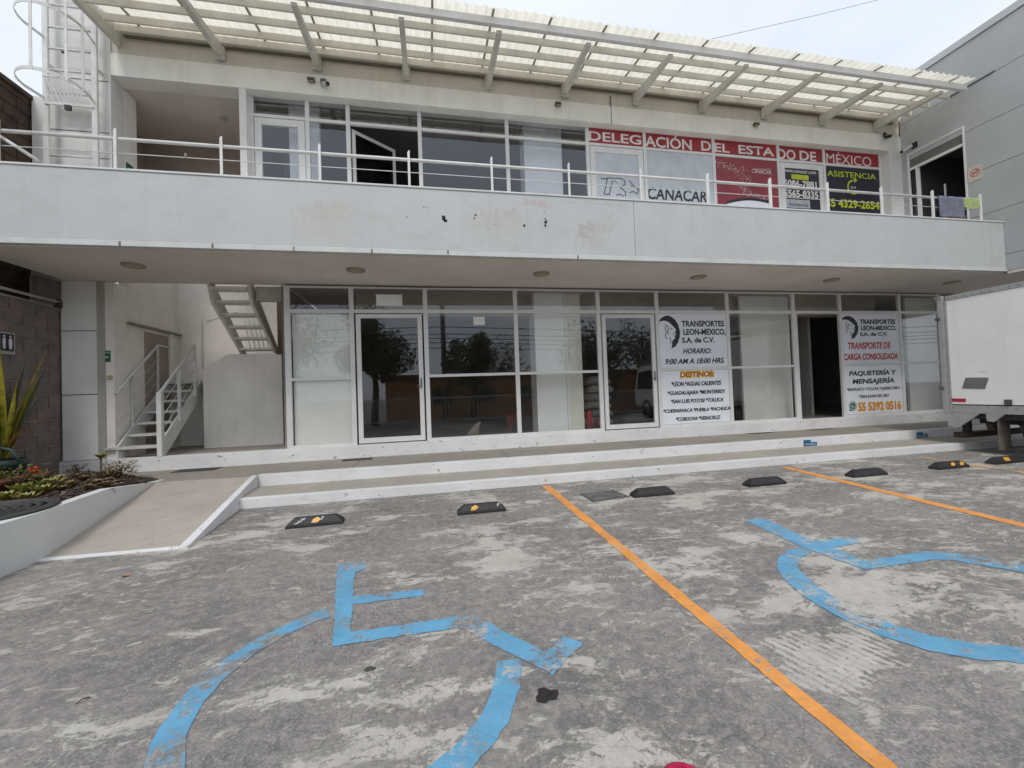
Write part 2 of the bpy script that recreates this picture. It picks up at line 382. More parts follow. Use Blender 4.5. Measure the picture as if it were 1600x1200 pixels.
def fascia_mat():
    t = NT('fascia_paint_with_repairs'); v = t.pos()
    n = t.noise(v, .8, 7, .6); r_ = t.noise(v, 9, 7, .7); f = t.noise(v, 80, 3, .6)
    c = t.mix(t.ramp(n, .3, .7), (.475, .49, .49), (.52, .533, .528))
    g = t.n('ShaderNodeNewGeometry'); sx = t.n('ShaderNodeSeparateXYZ'); t.l(g.outputs['Position'], sx.inputs[0])
    soft = t.noise(v, 4.5, 8, .75)
    def patch(px0, py0, px1, py1, col, st, thr=.5):
        a = onY(px0, py0, -1.77); b = onY(px1, py1, -1.77)
        cx, cz, hx, hz = (a.x+b.x)/2, (a.z+b.z)/2, abs(b.x-a.x)/2, abs(b.z-a.z)/2
        dx = t.math('DIVIDE', t.math('ABSOLUTE', t.math('SUBTRACT', sx.outputs[0], cx)), hx)
        dz = t.math('DIVIDE', t.math('ABSOLUTE', t.math('SUBTRACT', sx.outputs[2], cz)), hz)
        d = t.math('MAXIMUM', dx, dz)
        k = t.math('ADD', t.math('SUBTRACT', 1.0, d), t.math('MULTIPLY', t.math('SUBTRACT', soft, .5), 2.3))
        return t.math('MULTIPLY', t.ramp(k, .0, .38), t.math('MULTIPLY', t.ramp(r_, .38, .56), min(1, st*1.7))), col
    for a in [(470, 312, 552, 352, (.47, .425, .37), .55), (452, 318, 560, 388, (.475, .47, .44), .5), (560, 330, 640, 360, (.47, .475, .455), .4), (600,320,700,385,(.48,.49,.48),.35),
              (735, 320, 815, 365, (.45, .42, .39), .55), (715, 325, 835, 390, (.48, .48, .465), .5), (812, 310, 865, 326, (.48, .40, .38), .5),
              (895, 340, 955, 392, (.46, .455, .42), .5), (900, 345, 930, 372, (.40, .395, .365), .45), (935, 325, 962, 362, (.44, .44, .41), .4), (850,312,975,324,(.48,.43,.41),.4)]:
        m_, col = patch(*a); c = t.mix(m_, c, col)
    st = t.noise(t.pos((7, 7, .25)), 1.0, 5, .6)
    c = t.mix(t.math('MULTIPLY', t.ramp(st, .52, .76), .22), c, (.40, .385, .35)); gr = t.noise(t.pos((1, 1, 1.4), (3, 3, 3)), 2.3, 9, .72); c = t.mix(t.math('MULTIPLY', t.ramp(gr, .50, .64), .42), c, (.42, .415, .40)); fl = t.noise(v, 24, 6, .7); c = t.mix(t.math('MULTIPLY', t.ramp(fl, .60, .68), .22), c, (.38, .37, .35))
    t.col(c); t.rough(.55); t.bump(t.math('ADD', t.math('MULTIPLY', soft, .6), f), .12, .004); return t.m
FASC = fascia_mat()

# text -------------------------------------------------------------
CAPH = {}
def text(s, lb, rt, Y, mat, parent, bold=.0, shear=0.0, name='lettering', thick=.003):
    """lettering flat on a wall plane y=Y between a left-baseline and a right-cap point (x, z)"""
    def mk(body):
        cu = bpy.data.curves.new(name, 'FONT'); cu.body = body; cu.offset = bold; cu.shear = shear; cu.resolution_u = 3
        o = bpy.data.objects.new(name, cu); sc.collection.objects.link(o)
        me = bpy.data.meshes.new_from_object(o, depsgraph=None) if False else None
        dg = bpy.context.evaluated_depsgraph_get(); me = bpy.data.meshes.new_from_object(o.evaluated_get(dg))
        bpy.data.objects.remove(o); bpy.data.curves.remove(cu); return me
    if 'H' not in CAPH:
        m0 = mk('H'); CAPH['H'] = max(q.co.y for q in m0.vertices); bpy.data.meshes.remove(m0)
    me = mk(s); xs = [q.co.x for q in me.vertices]; x0, x1 = min(xs), max(xs)
    sx_ = (rt[0]-lb[0])/(x1-x0); sz = (rt[1]-lb[1])/CAPH['H']
    org = Vector(parent['_w']); me.name = name
    for q in me.vertices: q.co = Vector((lb[0]+(q.co.x-x0)*sx_, Y, lb[1]+q.co.y*sz))-org
    me.materials.clear(); me.materials.append(mat)
    o = bpy.data.objects.new(name, me); sc.collection.objects.link(o); o.parent = parent; return o
def ptext(s, a, b, Y, mat, parent, **k):
    A = onY(*a, Y); Bq = onY(*b, Y); return text(s, (A.x, A.z), (Bq.x, Bq.z), Y, mat, parent, **k)
def flat(poly, Y, name, mat, parent, **k):
    """flat print polygon (x,z) list on plane y=Y"""
    return MB().add([(x, Y, z) for x, z in poly], [list(range(len(poly)))]).build(name, mat, parent, **k)

# ================================================================== SETTING
S = dict(kind='structure')
gb = MB(); 
gb.add([(-150, -150, 0), (150, -150, 0), (150, 150, 0), (-150, 150, 0)], [(0, 1, 2, 3)]).build('ground', GROUND, **S)

ZH, ZT, ZM, ZS = 3.515, 3.04, 1.783, .531
MX = [-2.559, -1.445, -.084, 1.7035, 3.489, 4.847, 6.591, 8.352, 9.676, 11.47, 12.74]
WALKZ = .298; Y1, Y2, Y3 = -2.131, -1.312, -.085
# walkway and steps
MB().box(-2.72, 14.5, Y2+.12, Y3, 0, WALKZ).box(-5.95, -2.72, -1.30, Y3, 0, WALKZ-.004).build('walkway', WALKM, **S)
st = MB(); st.box(-2.615, 14.5, Y2, Y2+.12, 0, WALKZ+.004, 0, .008); st.build('upper_step_kerb', KERB, **S)
MB().box(-2.60, 14.5, Y1, Y1+.10, 0, .139, 0, .008).build('lower_step_kerb', KERB, **S)
MB().box(-2.60, 14.5, Y1+.10, Y2, 0, .135).build('step_tread', TREADM, **S)
for x in (-1.3, 1.25, 3.9, 6.5, 9.1):
    B(x, x+.012, Y2+.12, Y3, WALKZ+.0005, WALKZ+.002).build('walkway_joint', GREYJ, **S)
# plinth under the shopfront
MB().box(-6.12, 13.2, Y3, .06, .15, ZS, 0, .008).build('plinth', KERB, **S)
# ramp
TL, TR, BR, BL = (-3.93, -1.31), (-2.66, -1.36), (-2.43, -3.49), (-3.62, -3.45)
MB().hexa([(TL[0], TL[1], 0), (TR[0], TR[1], 0), (BR[0], BR[1], -.02), (BL[0], BL[1], -.02)],
          [(TL[0], TL[1], WALKZ), (TR[0], TR[1], WALKZ), (BR[0], BR[1], .012), (BL[0], BL[1], .012)]).build('ramp', RAMPM, **S)
rk = MB()
rk.hexa([(TR[0]-.02, TR[1]+.03, 0), (TR[0]+.055, TR[1]+.03, 0), (BR[0]+.05, BR[1]-.04, -.02), (BR[0]-.035, BR[1]-.04, -.02)],
        [(TR[0]-.02, TR[1]+.03, WALKZ+.012), (TR[0]+.055, TR[1]+.03, WALKZ+.012), (BR[0]+.05, BR[1]-.04, .022), (BR[0]-.035, BR[1]-.04, .022)])
rk.build('ramp_kerb', KERB, **S)
MB().hexa([(BL[0], BL[1]-.055, 0), (BR[0]-.035, BR[1]-.045, 0), (BR[0]-.035, BR[1]+.004, 0), (BL[0], BL[1], 0)],
          [(BL[0], BL[1]-.055, .006), (BR[0]-.035, BR[1]-.045, .006), (BR[0]-.035, BR[1]+.004, .018), (BL[0], BL[1], .018)]).build('ramp_edge_line', KERB, **S)
# low planter wall beside the ramp
pw = MB(); path = [(-3.99, -.95, .29), (-3.93, -1.32, .305), (-3.87, -1.75, .36), (-3.775, -2.4, .445), (-3.62, -3.46, .448), (-3.60, -6.5, .448)]
for (a, b) in zip(path[:-1], path[1:]):
    pw.hexa([(a[0]-.11, a[1], 0), (a[0], a[1], 0), (b[0], b[1], 0), (b[0]-.11, b[1], 0)],
            [(a[0]-.11, a[1], a[2]), (a[0], a[1], a[2]), (b[0], b[1], b[2]), (b[0]-.11, b[1], b[2])])
tag(pw.build('planter_wall', M('planter_wall_paint', (.70, .71, .70), .7, var=.05, scale=1.5, bump=.25, fine=40, streak=.1)), 'low white wall with a curved far end between the ramp and the planting bed', 'low wall')
# soil bed
def height(x, y): return .33+.05*math.sin(x*3.1+y*2)+.03*math.sin(x*9-y*7)
sb = MB(); nx, ny = 34, 60; vs = []; fs = []
for j in range(ny+1):
    for i in range(nx+1):
        y = -6.4+(6.4-.45)*j/ny
        xr = -3.70
        for (a, b) in zip(path[:-1], path[1:]):
            if b[1] <= y <= a[1]: xr = a[0]+(b[0]-a[0])*(y-a[1])/(b[1]-a[1])-.05
        if y > -1.0: xr = -4.04-(y+1.0)*1.9
        x = -6.0+(xr+6.0)*i/nx
        z = height(x, y)+random.uniform(-.012, .012)
        if i == nx or j == ny: z = .28
        vs.append((x, y, z))
for j in range(ny):
    for i in range(nx): a = j*(nx+1)+i; fs.append((a, a+1, a+nx+2, a+nx+1))
sb.add(vs, fs, 0, True).build('soil', M('dark_planter_soil', (.07, .05, .042), .95, var=.35, scale=12, bump=1, fine=60), **S)
# bark / dead leaf litter on the bed
lt = MB()
for _ in range(2600):
    y = random.uniform(-4.2, -.5); x = random.uniform(-6, -3.76)
    if y > -1.25 and x > -4.35-(y+1)*1.9: continue
    if x > -3.93 and y > -2.2: continue
    s_ = random.uniform(.018, .06); a = random.uniform(0, 6.3); z = height(x, y)+random.uniform(.0, .03)
    dx, dy = math.cos(a)*s_, math.sin(a)*s_; t1, t2 = random.uniform(-.02, .02), random.uniform(-.02, .02)
    lt.add([(x-dx, y-dy, z+t1), (x+dy*.45, y-dx*.45, z), (x+dx, y+dy, z+t2), (x-dy*.45, y+dx*.45, z+.012)], [(0, 1, 2, 3)], random.choice((0, 0, 1, 2)))
lt.build('leaf_litter', [M('litter_brown', (.10, .065, .05), .9, var=.3), M('litter_tan', (.24, .17, .12), .9, var=.3), M('litter_purple', (.075, .05, .052), .9, var=.3)], kind='stuff')

# painted markings (sheets just above the ground)
def jag(poly, step=.03, amp=.007):
    out = []
    for i, a in enumerate(poly):
        b = poly[(i+1) % len(poly)]; d = math.dist(a, b); n = max(1, int(d/step))
        for k in range(n):
            t_ = k/n; out.append((a[0]+(b[0]-a[0])*t_+random.uniform(-amp, amp), a[1]+(b[1]-a[1])*t_+random.uniform(-amp, amp)))
    return out
def tri_fill(poly, name, mat, z=.004):
    from mathutils.geometry import tessellate_polygon
    P = [Vector((x, y, z)) for x, y in poly]; T = tessellate_polygon([P])
    return MB().add(P, [list(q) for q in T]).build(name, mat, **S)
def sheet(pts, name, mat, z=.004):
    n = len(pts); return MB().add([(x, y, z) for x, y in pts], [list(range(n))]).build(name, mat, **S)
tri_fill(jag([(1.550, -2.22), (1.515, -6.9), (1.51, -9), (1.585, -9), (1.598, -6.9), (1.662, -2.22)], .06, .006), 'parking_line', ORAN)
tri_fill(jag([(5.60, -2.30), (5.14, -6.2), (5.27, -6.2), (5.75, -2.30)], .06, .007), 'parking_line', ORAN)
tri_fill([(8.36, -2.35), (7.95, -4.9), (8.06, -4.9), (8.48, -2.35)], 'parking_line', ORAW)
body1 = [(-.83, -4.39), (-.61, -4.37), (-.58, -4.52), (-.655, -4.58), (-.60, -4.99), (-.115, -5.02), (-.10, -5.115), (-.575, -5.115), (-.53, -5.455), (.20, -5.45), (.55, -5.93), (.69, -5.82), (.775, -5.895), (.54, -6.10), (.115, -5.575), (-.60, -5.575)]
tri_fill(jag(body1), 'wheelchair_symbol', BLUE)
def arc(cx, cy, ro, ri, a0, a1, n=40):
    o = [(cx+ro*math.cos(R(a0+(a1-a0)*k/n)), cy+ro*math.sin(R(a0+(a1-a0)*k/n))) for k in range(n+1)]
    i = [(cx+ri*math.cos(R(a0+(a1-a0)*k/n)), cy+ri*math.sin(R(a0+(a1-a0)*k/n))) for k in range(n+1)]
    return o+i[::-1]
tri_fill(jag(arc(-.405, -5.87, .815, .69, 114, 355), .04, .007), 'wheelchair_symbol', BLUE)
body2 = [(3.11, -4.40), (3.32, -4.40), (3.24, -5.03), (3.66, -5.06), (3.57, -5.17), (3.25, -5.20), (3.23, -5.47), (3.86, -5.46), (4.03, -5.57), (4.30, -5.95), (4.62, -5.8), (4.7, -5.93), (4.28, -6.22), (3.83, -5.62), (3.70, -5.59), (3.08, -5.59), (3.03, -5.12)]
tri_fill(jag(body2), 'wheelchair_symbol', BLUE)
ro = [(3.03, -5.11), (2.86, -5.15), (2.67, -5.25), (2.53, -5.38), (2.43, -5.52), (2.36, -5.70), (2.32, -5.90), (2.32, -6.08), (2.37, -6.27), (2.45, -6.40), (2.58, -6.50), (2.82, -6.60), (3.1, -6.66), (3.5, -6.6)]
ri = [(3.02, -5.22), (2.86, -5.28), (2.72, -5.38), (2.62, -5.50), (2.555, -5.65), (2.515, -5.82), (2.50, -6.0), (2.53, -6.18), (2.60, -6.30), (2.73, -6.41), (2.92, -6.49), (3.15, -6.52), (3.45, -6.47)]
tri_fill(jag(ro+ri[::-1], .04, .006), 'wheelchair_symbol', BLUE)
# slab of lighter mortar and round oil stain
stn = [(.475+.055*math.cos(a*.524)*(1+.25*math.sin(a*2.1)), -6.225+.045*math.sin(a*.524)*(1+.3*math.cos(a*1.7))) for a in range(12)]
tri_fill(stn, 'oil_stain', M('oil_black', (.03, .026, .022), .5, var=.3, scale=30))
stn = [(-.36+.03*math.cos(a*.524), -5.83+.018*math.sin(a*.524)*(1+.3*math.cos(a*1.7))) for a in range(12)]
tri_fill(stn, 'oil_stain', M('oil_grey', (.09, .085, .08), .6, var=.3, scale=30))

# ================================================================== BUILDING
bld = thing('commercial_building', (3.3, 0, 0), 'white two-storey commercial building with glass shopfronts and a long cantilevered balcony', 'building')
# ---- ground floor interior
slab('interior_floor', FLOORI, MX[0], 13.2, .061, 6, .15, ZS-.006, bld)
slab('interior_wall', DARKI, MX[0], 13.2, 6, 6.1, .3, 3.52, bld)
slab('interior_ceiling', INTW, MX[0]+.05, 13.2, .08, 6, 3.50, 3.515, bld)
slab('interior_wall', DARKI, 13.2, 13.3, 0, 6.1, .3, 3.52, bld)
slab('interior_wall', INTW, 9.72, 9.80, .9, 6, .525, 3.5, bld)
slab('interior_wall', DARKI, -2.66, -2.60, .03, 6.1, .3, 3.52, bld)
slab('interior_column', COLW, 2.17, 2.83, .28, .75, .525, 3.5, bld)
slab('interior_column', M('cream_interior_panel', (.84, .83, .74), .6, var=.05, scale=1.5), 2.90, 3.22, .33, .40, .525, 3.5, bld)
slab('interior_panel', COLW, 2.845, 2.895, .30, .42, .525, 3.5, bld)
slab('interior_panel', PANELW, 7.24, 8.60, .36, .42, .525, 3.5, bld)
slab('interior_panel', PANELW, 12.2, 13.2, .36, .42, .525, 3.5, bld)
slab('interior_panel', PANELW, -2.50, -1.50, .055, .075, .56, 3.0, bld, label='white board behind the leftmost shop window')
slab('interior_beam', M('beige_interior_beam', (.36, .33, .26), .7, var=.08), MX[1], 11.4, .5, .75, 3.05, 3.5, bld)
# ---- shopfront members
FW = .045  # mullion half width in x
def member(x0, x1, z0, z1, y0=-.03, y1=.03, name='mullion'):
    return slab(name, ALU, x0, x1, y0, y1, z0, z1, bld, .004)
for i, x in enumerate(MX):
    hw = .042 if i else .05
    member(x-hw, x+hw, ZS, ZH)
def cell(a, b, z0, z1, y=.0, mat=None):
    p = slab('pane', mat or GLASS, a, b, y-.003, y+.003, z0, z1, bld); return p
for i in range(10):
    a, b = MX[i]+.042, MX[i+1]-.042
    door = i in (1, 4)
    member(a, b, ZH-.04, ZH, name='top_rail'); member(a, b, ZT-.035, ZT+.035, name='transom')
    cell(a, b, ZT+.035, ZH-.04)
    if i == 7: continue          # open doorway
    if door:
        d = B(a+.02, b-.02, -.028, .028, ZS+.015, ZT-.05)  # door leaf with an opening cut by building four members
        lf = MB(); x0, x1, z0, z1 = a+.03, b-.03, ZS+.02, ZT-.055
        lf.box(x0, x0+.085, -.026, .026, z0, z1, 0, .004).box(x1-.085, x1, -.026, .026, z0, z1, 0, .004)
        lf.box(x0+.085, x1-.085, -.026, .026, z1-.075, z1, 0, .004).box(x0+.085, x1-.085, -.026, .026, z0, z0+.095, 0, .004)
        dr = lf.build('door', ALU, bld)
        slab('pane', GLASS, x0+.085, x1-.085, -.003, .003, z0+.095, z1-.075, dr)
        hd = MB().box(x1-.06, x1-.035, -.05, -.026, 1.55, 1.75, 0, .004).tube([(x1-.048, -.05, 1.60), (x1-.048, -.085, 1.60), (x1-.13, -.085, 1.60)], .009, 8)
        hd.build('handle', HANDLE, dr)
        slab('threshold', HANDLE, a, b, -.03, .03, ZS, ZS+.012, bld)
    else:
        member(a, b, ZS, ZS+.05, name='bottom_rail'); member(a, b, ZM-.027, ZM+.027, name='middle_rail')
        cell(a, b, ZM+.027, ZT-.035); cell(a, b, ZS+.05, ZM-.027)
slab('door_frame', ALU, MX[7]+.042, MX[7]+.085, -.028, .03, ZS, ZT-.035, bld)
# cable run under the soffit
MB().tube([(-2.55, -.05, ZH+.004), (0, -.05, ZH-.012), (2, -.05, ZH+.002), (5, -.05, ZH-.01), (8, -.05, ZH+.002), (12.6, -.05, ZH-.006)], .008, 6).build('cable', BLACK, bld)
# ---- slab, soffit, fascia
YF = -1.77; XR = 11.84
slab('soffit', SOFF, -5.93, 14.5, YF+.06, .05, 3.535, 3.60, bld)
slab('balcony_slab', WHITE, -6.1, 14.5, YF+.06, .0, 3.60, 4.40, bld)
slab('floor_slab', WHITE, -2.6, 13.3, .0, 6.1, 3.53, 4.40, bld)
for a, b in ((-6.1, 3.447), (3.453, XR-.004)):
    slab('fascia_panel', FASC, a, b, YF, YF+.05, 3.635, 4.575, bld, .003)
slab('fascia_trim', M('fascia_trim_paint', (.60, .62, .60), .5, var=.07, scale=3, streak=.2), -6.1, XR-.004, YF-.012, YF+.06, 3.55, 3.632, bld, .004)
slab('parapet_cap', M('parapet_cap_paint', (.66, .66, .65), .5, var=.07, scale=3), -6.1, XR-.004, YF-.015, YF+.12, 4.575, 4.605, bld, .004)
slab('parapet_inner', WHITE, -6.1, XR-.004, YF+.05, YF+.09, 4.40, 4.575, bld)
# rust holes and chips on the fascia
HOLE = M('rust_hole_dark', (.03, .022, .02), .9, var=.4, scale=60)
for (px, py, r_) in [(694, 341, .042), (696, 345, .03), (743, 336, .018), (741, 341, .016), (819, 352, .022), (853, 347, .03), (852, 352, .024), (852, 342, .014), (662, 324, .011), (667, 324, .009), (636, 339, .009), (773, 351, .008), (851, 330, .007), (775, 340, .007)]:
    p = onY(px, py, YF)
    poly = [(p.x+r_*random.uniform(.5, 1.2)*math.cos(k*.785), p.z+r_*random.uniform(.5, 1.3)*math.sin(k*.785)) for k in range(8)]
    MB().prism(poly, 'y', YF-.003, YF+.001).build('rust_hole', HOLE, bld)
for px, py in [(187, 381), (332, 384), (459, 389), (581, 393), (700, 394), (903, 402), (290, 235+8)]:
    p = onY(px, py, YF-.012); B(p.x-.012, p.x+.012, YF-.016, YF-.008, p.z-.03, p.z+.035).build('rust_spot', HOLE if False else M('rust_stain', (.30, .24, .20), .9, var=.3), bld)
# recessed soffit lights
LF = M('soffit_lamp_frame', (.33, .28, .20), .5, var=.1); LG = M('soffit_lamp_glass', (.42, .40, .30), .4, var=.1)
for i, x in enumerate((-4.36, -1.18, 2.0, 5.18, 8.32, 11.6)):
    o = thing('soffit_light', (x, -1.0, 3.5), 'round flush soffit light under the balcony, ' + ['leftmost, above the stairs', 'second from left, above the first glass door', 'third from left, above the white interior column', 'fourth from left, above the hours poster', 'fifth from left, above the open doorway', 'rightmost, above the truck box'][i], 'ceiling light', 'round lights in the balcony soffit')
    MB().lathe([(.0, 3.512), (.085, 3.512), (.12, 3.506), (.145, 3.515), (.15, 3.536)], (x, -1.0, 0), 24).build('rim', LF, o)
    MB().lathe([(.0, 3.508), (.085, 3.5115)], (x, -1.0, 0), 24).build('diffuser', LG, o)
# ---- upper floor
UZF, UZH, UZT, YU = 4.40, 7.25, 6.765, .20
RZ = 7.13
slab('front_beam', BEAM, -5.27, XR-.003, 0, .32, RZ+.0, 7.52, bld)
slab('front_beam', M('shaded_beige_band', (.66, .62, .54), .65, var=.07, scale=1.5, bump=.05, streak=.3), -5.27, XR-.003, .025, .32, 7.522, 8.6, bld)  # upper band: mostly shade under the canopy, put into a darker beige
slab('wall', WHITE, -6.17, -5.272, 0, .3, 4.40, 9.2, bld)
slab('wall', WHITE, -6.42, -6.172, 0.02, .3, 4.40, 6.66, bld)
slab('wall', WHITE, 11.22, XR-.003, 0, .19, 4.40, RZ-.003, bld) if False else slab('wall', WHITE, 11.44, XR-.003, 0, .5, 4.40, RZ-.003, bld)     # pillar at the right
for z in (5.65, 6.1, 7.0): B(-5.86 if z == 7.0 else -6.17, -5.30, -.004, .001, z, z+.012).build('wall_joint', GREYJ, bld)
slab('wall_joint', GREYJ, 11.36, XR-.02, -.004, .001, 6.03, 6.04, bld)
slab('beam_joint', GREYJ, 3.98, 3.992, -.004, .02, 7.13, 7.75, bld)
slab('hall_wall', WHITE2, -5.40, -5.272, .3, .62, 4.40, RZ, bld)   # short return, then corridor
slab('hall_wall', WHITE2, -5.40, -5.272, .3, 2.0, .3, 4.20, bld)
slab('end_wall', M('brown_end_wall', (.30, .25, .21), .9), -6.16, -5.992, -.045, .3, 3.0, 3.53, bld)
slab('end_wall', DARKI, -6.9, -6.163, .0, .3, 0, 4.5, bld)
slab('hall_ceiling', SOFF, -6.0, -3.29, .321, 3.2, RZ+.02, RZ+.12, bld)
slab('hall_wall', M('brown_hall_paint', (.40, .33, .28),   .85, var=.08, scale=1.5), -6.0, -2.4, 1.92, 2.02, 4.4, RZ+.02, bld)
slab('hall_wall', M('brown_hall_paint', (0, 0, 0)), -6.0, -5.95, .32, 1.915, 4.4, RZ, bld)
slab('stairwell_wall', WHITE2, -5.272, -2.66, 1.80, 1.92, .3, 4.60, bld)
slab('wall', WHITE, -3.28, -3.165, .0, .45, 4.40, RZ-.003, bld)
slab('hall_wall', WHITE2, -3.28, -3.20, .45, 1.92, 4.40, RZ, bld)
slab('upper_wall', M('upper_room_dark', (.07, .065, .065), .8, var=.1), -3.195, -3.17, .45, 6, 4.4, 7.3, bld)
slab('exit_light', M('lamp_disc', (.5, .5, .48), .5), -4.0, -3.9, .9, 1.0, RZ-.01, RZ+.02, bld)
# rooms
slab('upper_floor', FLOORI, -3.2, XR, YU, 6, 4.39, 4.41, bld)
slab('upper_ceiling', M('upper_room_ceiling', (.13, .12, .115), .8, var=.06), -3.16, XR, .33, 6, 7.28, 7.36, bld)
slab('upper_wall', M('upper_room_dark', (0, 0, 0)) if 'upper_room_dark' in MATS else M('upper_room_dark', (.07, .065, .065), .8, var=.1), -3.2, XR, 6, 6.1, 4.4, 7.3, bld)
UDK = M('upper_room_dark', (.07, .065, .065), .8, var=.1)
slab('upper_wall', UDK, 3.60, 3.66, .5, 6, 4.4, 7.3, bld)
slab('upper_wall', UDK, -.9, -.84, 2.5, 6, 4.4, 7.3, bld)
slab('interior_column', COLW, 2.15, 3.02, .55, .95, 4.41, 7.28, bld)
slab('interior_column', COLW, -2.62, -2.06, .55, .68, 4.41, 7.28, bld)
slab('roof', BEAM, -6.17, XR, .32, 6.2, 8.1, 8.3, bld)
slab('parapet', WHITE, -6.17, -6.0, .3, 6.2, 4.4, 9.2, bld)
UX = [-3.15, -2.181, -1.445, -.084, 1.7035, 3.489, 4.847, 6.591, 8.352, 9.676, 11.40]
def um(x0, x1, z0, z1, name='mullion'): return slab(name, ALU, x0, x1, YU-.03, YU+.03, z0, z1, bld, .004)
for x in UX: um(x-.038, x+.038, UZF, UZH)
for i in range(10):
    a, b = UX[i]+.038, UX[i+1]-.038
    um(a, b, UZH-.05, UZH, 'top_rail'); um(a, b, UZT-.03, UZT+.03, 'transom'); um(a, b, UZF, UZF+.05, 'bottom_rail')
    slab('pane', GLASSU, a, b, YU-.003, YU+.003, UZT+.03, UZH-.05, bld)
    if i in (0, 5, 8):
        x0, x1, z0, z1 = a+.01, b-.01, UZF+.05, UZT-.04; g = .12
        lf = MB().box(x0, x0+g, YU-.026, YU+.026, z0, z1, 0, .004).box(x1-g, x1, YU-.026, YU+.026, z0, z1, 0, .004)
        lf.box(x0+g, x1-g, YU-.026, YU+.026, z1-.13, z1, 0, .004).box(x0+g, x1-g, YU-.026, YU+.026, z0, z0+.16, 0, .004)
        dr = lf.build('door', ALU, bld)
        slab('pane', GLASSU, x0+g, x1-g, YU-.003, YU+.003, z0+.16, z1-.13, dr)
        slab('handle', HANDLE, x0+.04, x0+.07, YU-.05, YU-.026, 5.3, 5.5, dr)
    elif i == 2:   # open casement leaf swung into the room
        hx = a+.02
        an = R(38); L_ = .98; ux, uy = math.cos(an), math.sin(an)
        def leafbox(mb, s0, s1, z0, z1, th=.022):
            nx_, ny_ = -uy*th, ux*th; p0 = (hx+ux*s0, YU+.05+uy*s0); p1 = (hx+ux*s1, YU+.05+uy*s1)
            bt = [(p0[0], p0[1]), (p1[0], p1[1]), (p1[0]+nx_, p1[1]+ny_), (p0[0]+nx_, p0[1]+ny_)]
            mb.hexa([(x, y, z0) for x, y in bt], [(x, y, z1) for x, y in bt])
        lf = MB(); leafbox(lf, 0, .07, 4.5, 6.70); leafbox(lf, L_-.07, L_, 4.5, 6.70); leafbox(lf, .07, L_-.07, 6.63, 6.70); leafbox(lf, .07, L_-.07, 4.5, 4.58)
        cs = lf.build('door', ALU, bld, label='open glazed leaf swung into the dark room')
        pn = MB(); leafbox(pn, .07, L_-.07, 4.58, 6.63, .005); pn.build('pane', GLASSI, cs)
    else:
        slab('pane', GLASSU, a, b, YU-.003, YU+.003, UZF+.05, UZT-.03, bld)
# clad column at the left and the wall end beside it
slab('column_core', GREYJ, -5.99, -5.49, -.02, .25, ZS, 3.53, bld)
for z0, z1 in ((ZS+.01, 1.622), (1.636, 2.688), (2.702, 3.53)):
    slab('column_panel', COLP, -6.0, -5.505, -.045, -.02, z0, z1, bld, .003)
slab('column_trim', M('column_trim_beige', (.46, .44, .38), .6, var=.08), -5.50, -5.40, -.035, .25, ZS, 3.53, bld)
slab('wall', WHITE2, -5.398, -5.274, -.012, .3, ZS, 3.53, bld)

# ================================================================== STAIRWELL AND STAIRS
slab('stairwell_floor', TREADM, -5.272, -2.66, .061, 1.80, .2, ZS-.01, bld)
# partition under the second flight
MB().prism([(-4.46, ZS-.01), (-3.02, ZS-.01), (-3.02, 2.36), (-3.12, 2.36), (-3.12, 2.38), (-3.86, 2.38), (-4.02, 2.38), (-4.44, 2.10), (-4.46, 2.08)], 'y', 1.04, 1.12).build('partition_wall', WHITE2, bld)
slab('recess_door', M('recess_door_brown', (.36, .30, .25), .6, var=.1), -5.272, -5.262, .72, 1.42, ZS, 2.80, bld)
slab('lintel_ledge', M('ledge_brown_wood', (.30, .25, .21), .7, var=.1), -5.272, -5.20, .28, 1.78, 2.86, 2.90, bld)  # ledge in one even brown
slab('door_post', WHITE2, -5.272, -5.22, 1.42, 1.50, ZS, 2.86, bld)
stair = thing('staircase', (-4.9, .9, ZS), 'white steel staircase with open risers and wire railings turning back at a landing', 'staircase')
XA, XB = -5.24, -4.60; g_, r_ = .221, .194
def step(xa, xb, y, z, m=STEEL):
    return slab('tread', m, xa, xb, y, y+g_+.03, z-.045, z, stair, .004)
TRD2 = M('stair_tread_steel', (.66, .655, .63), .5, var=.12, scale=6, bump=.1)
for k in range(6): (step(XA+.03, XB-.03, -.055+g_*k, ZS+r_*(k+1), TRD2) if k else slab('tread', TRD2, -5.40, XB-.03, -.082, .16, ZS+r_-.045, ZS+r_, stair, .004))
slab('landing', TRD2, XA, -3.12, -.055+g_*6, 1.795, ZS+r_*7-.06, ZS+r_*7, stair)
sy0, sz0 = -.06, ZS; sy1, sz1 = -.06+g_*6+.02, ZS+r_*6.3
for x in (XA, XB-.03):
    MB().prism([(sy0, sz0), (sy0+.16, sz0), (sy1+.12, sz1-.06), (sy1+.12, sz1+.14), (sy1, sz1+.14), (sy0, sz0+.20)], 'x', x, x+.03).build('stringer', STEEL, stair)
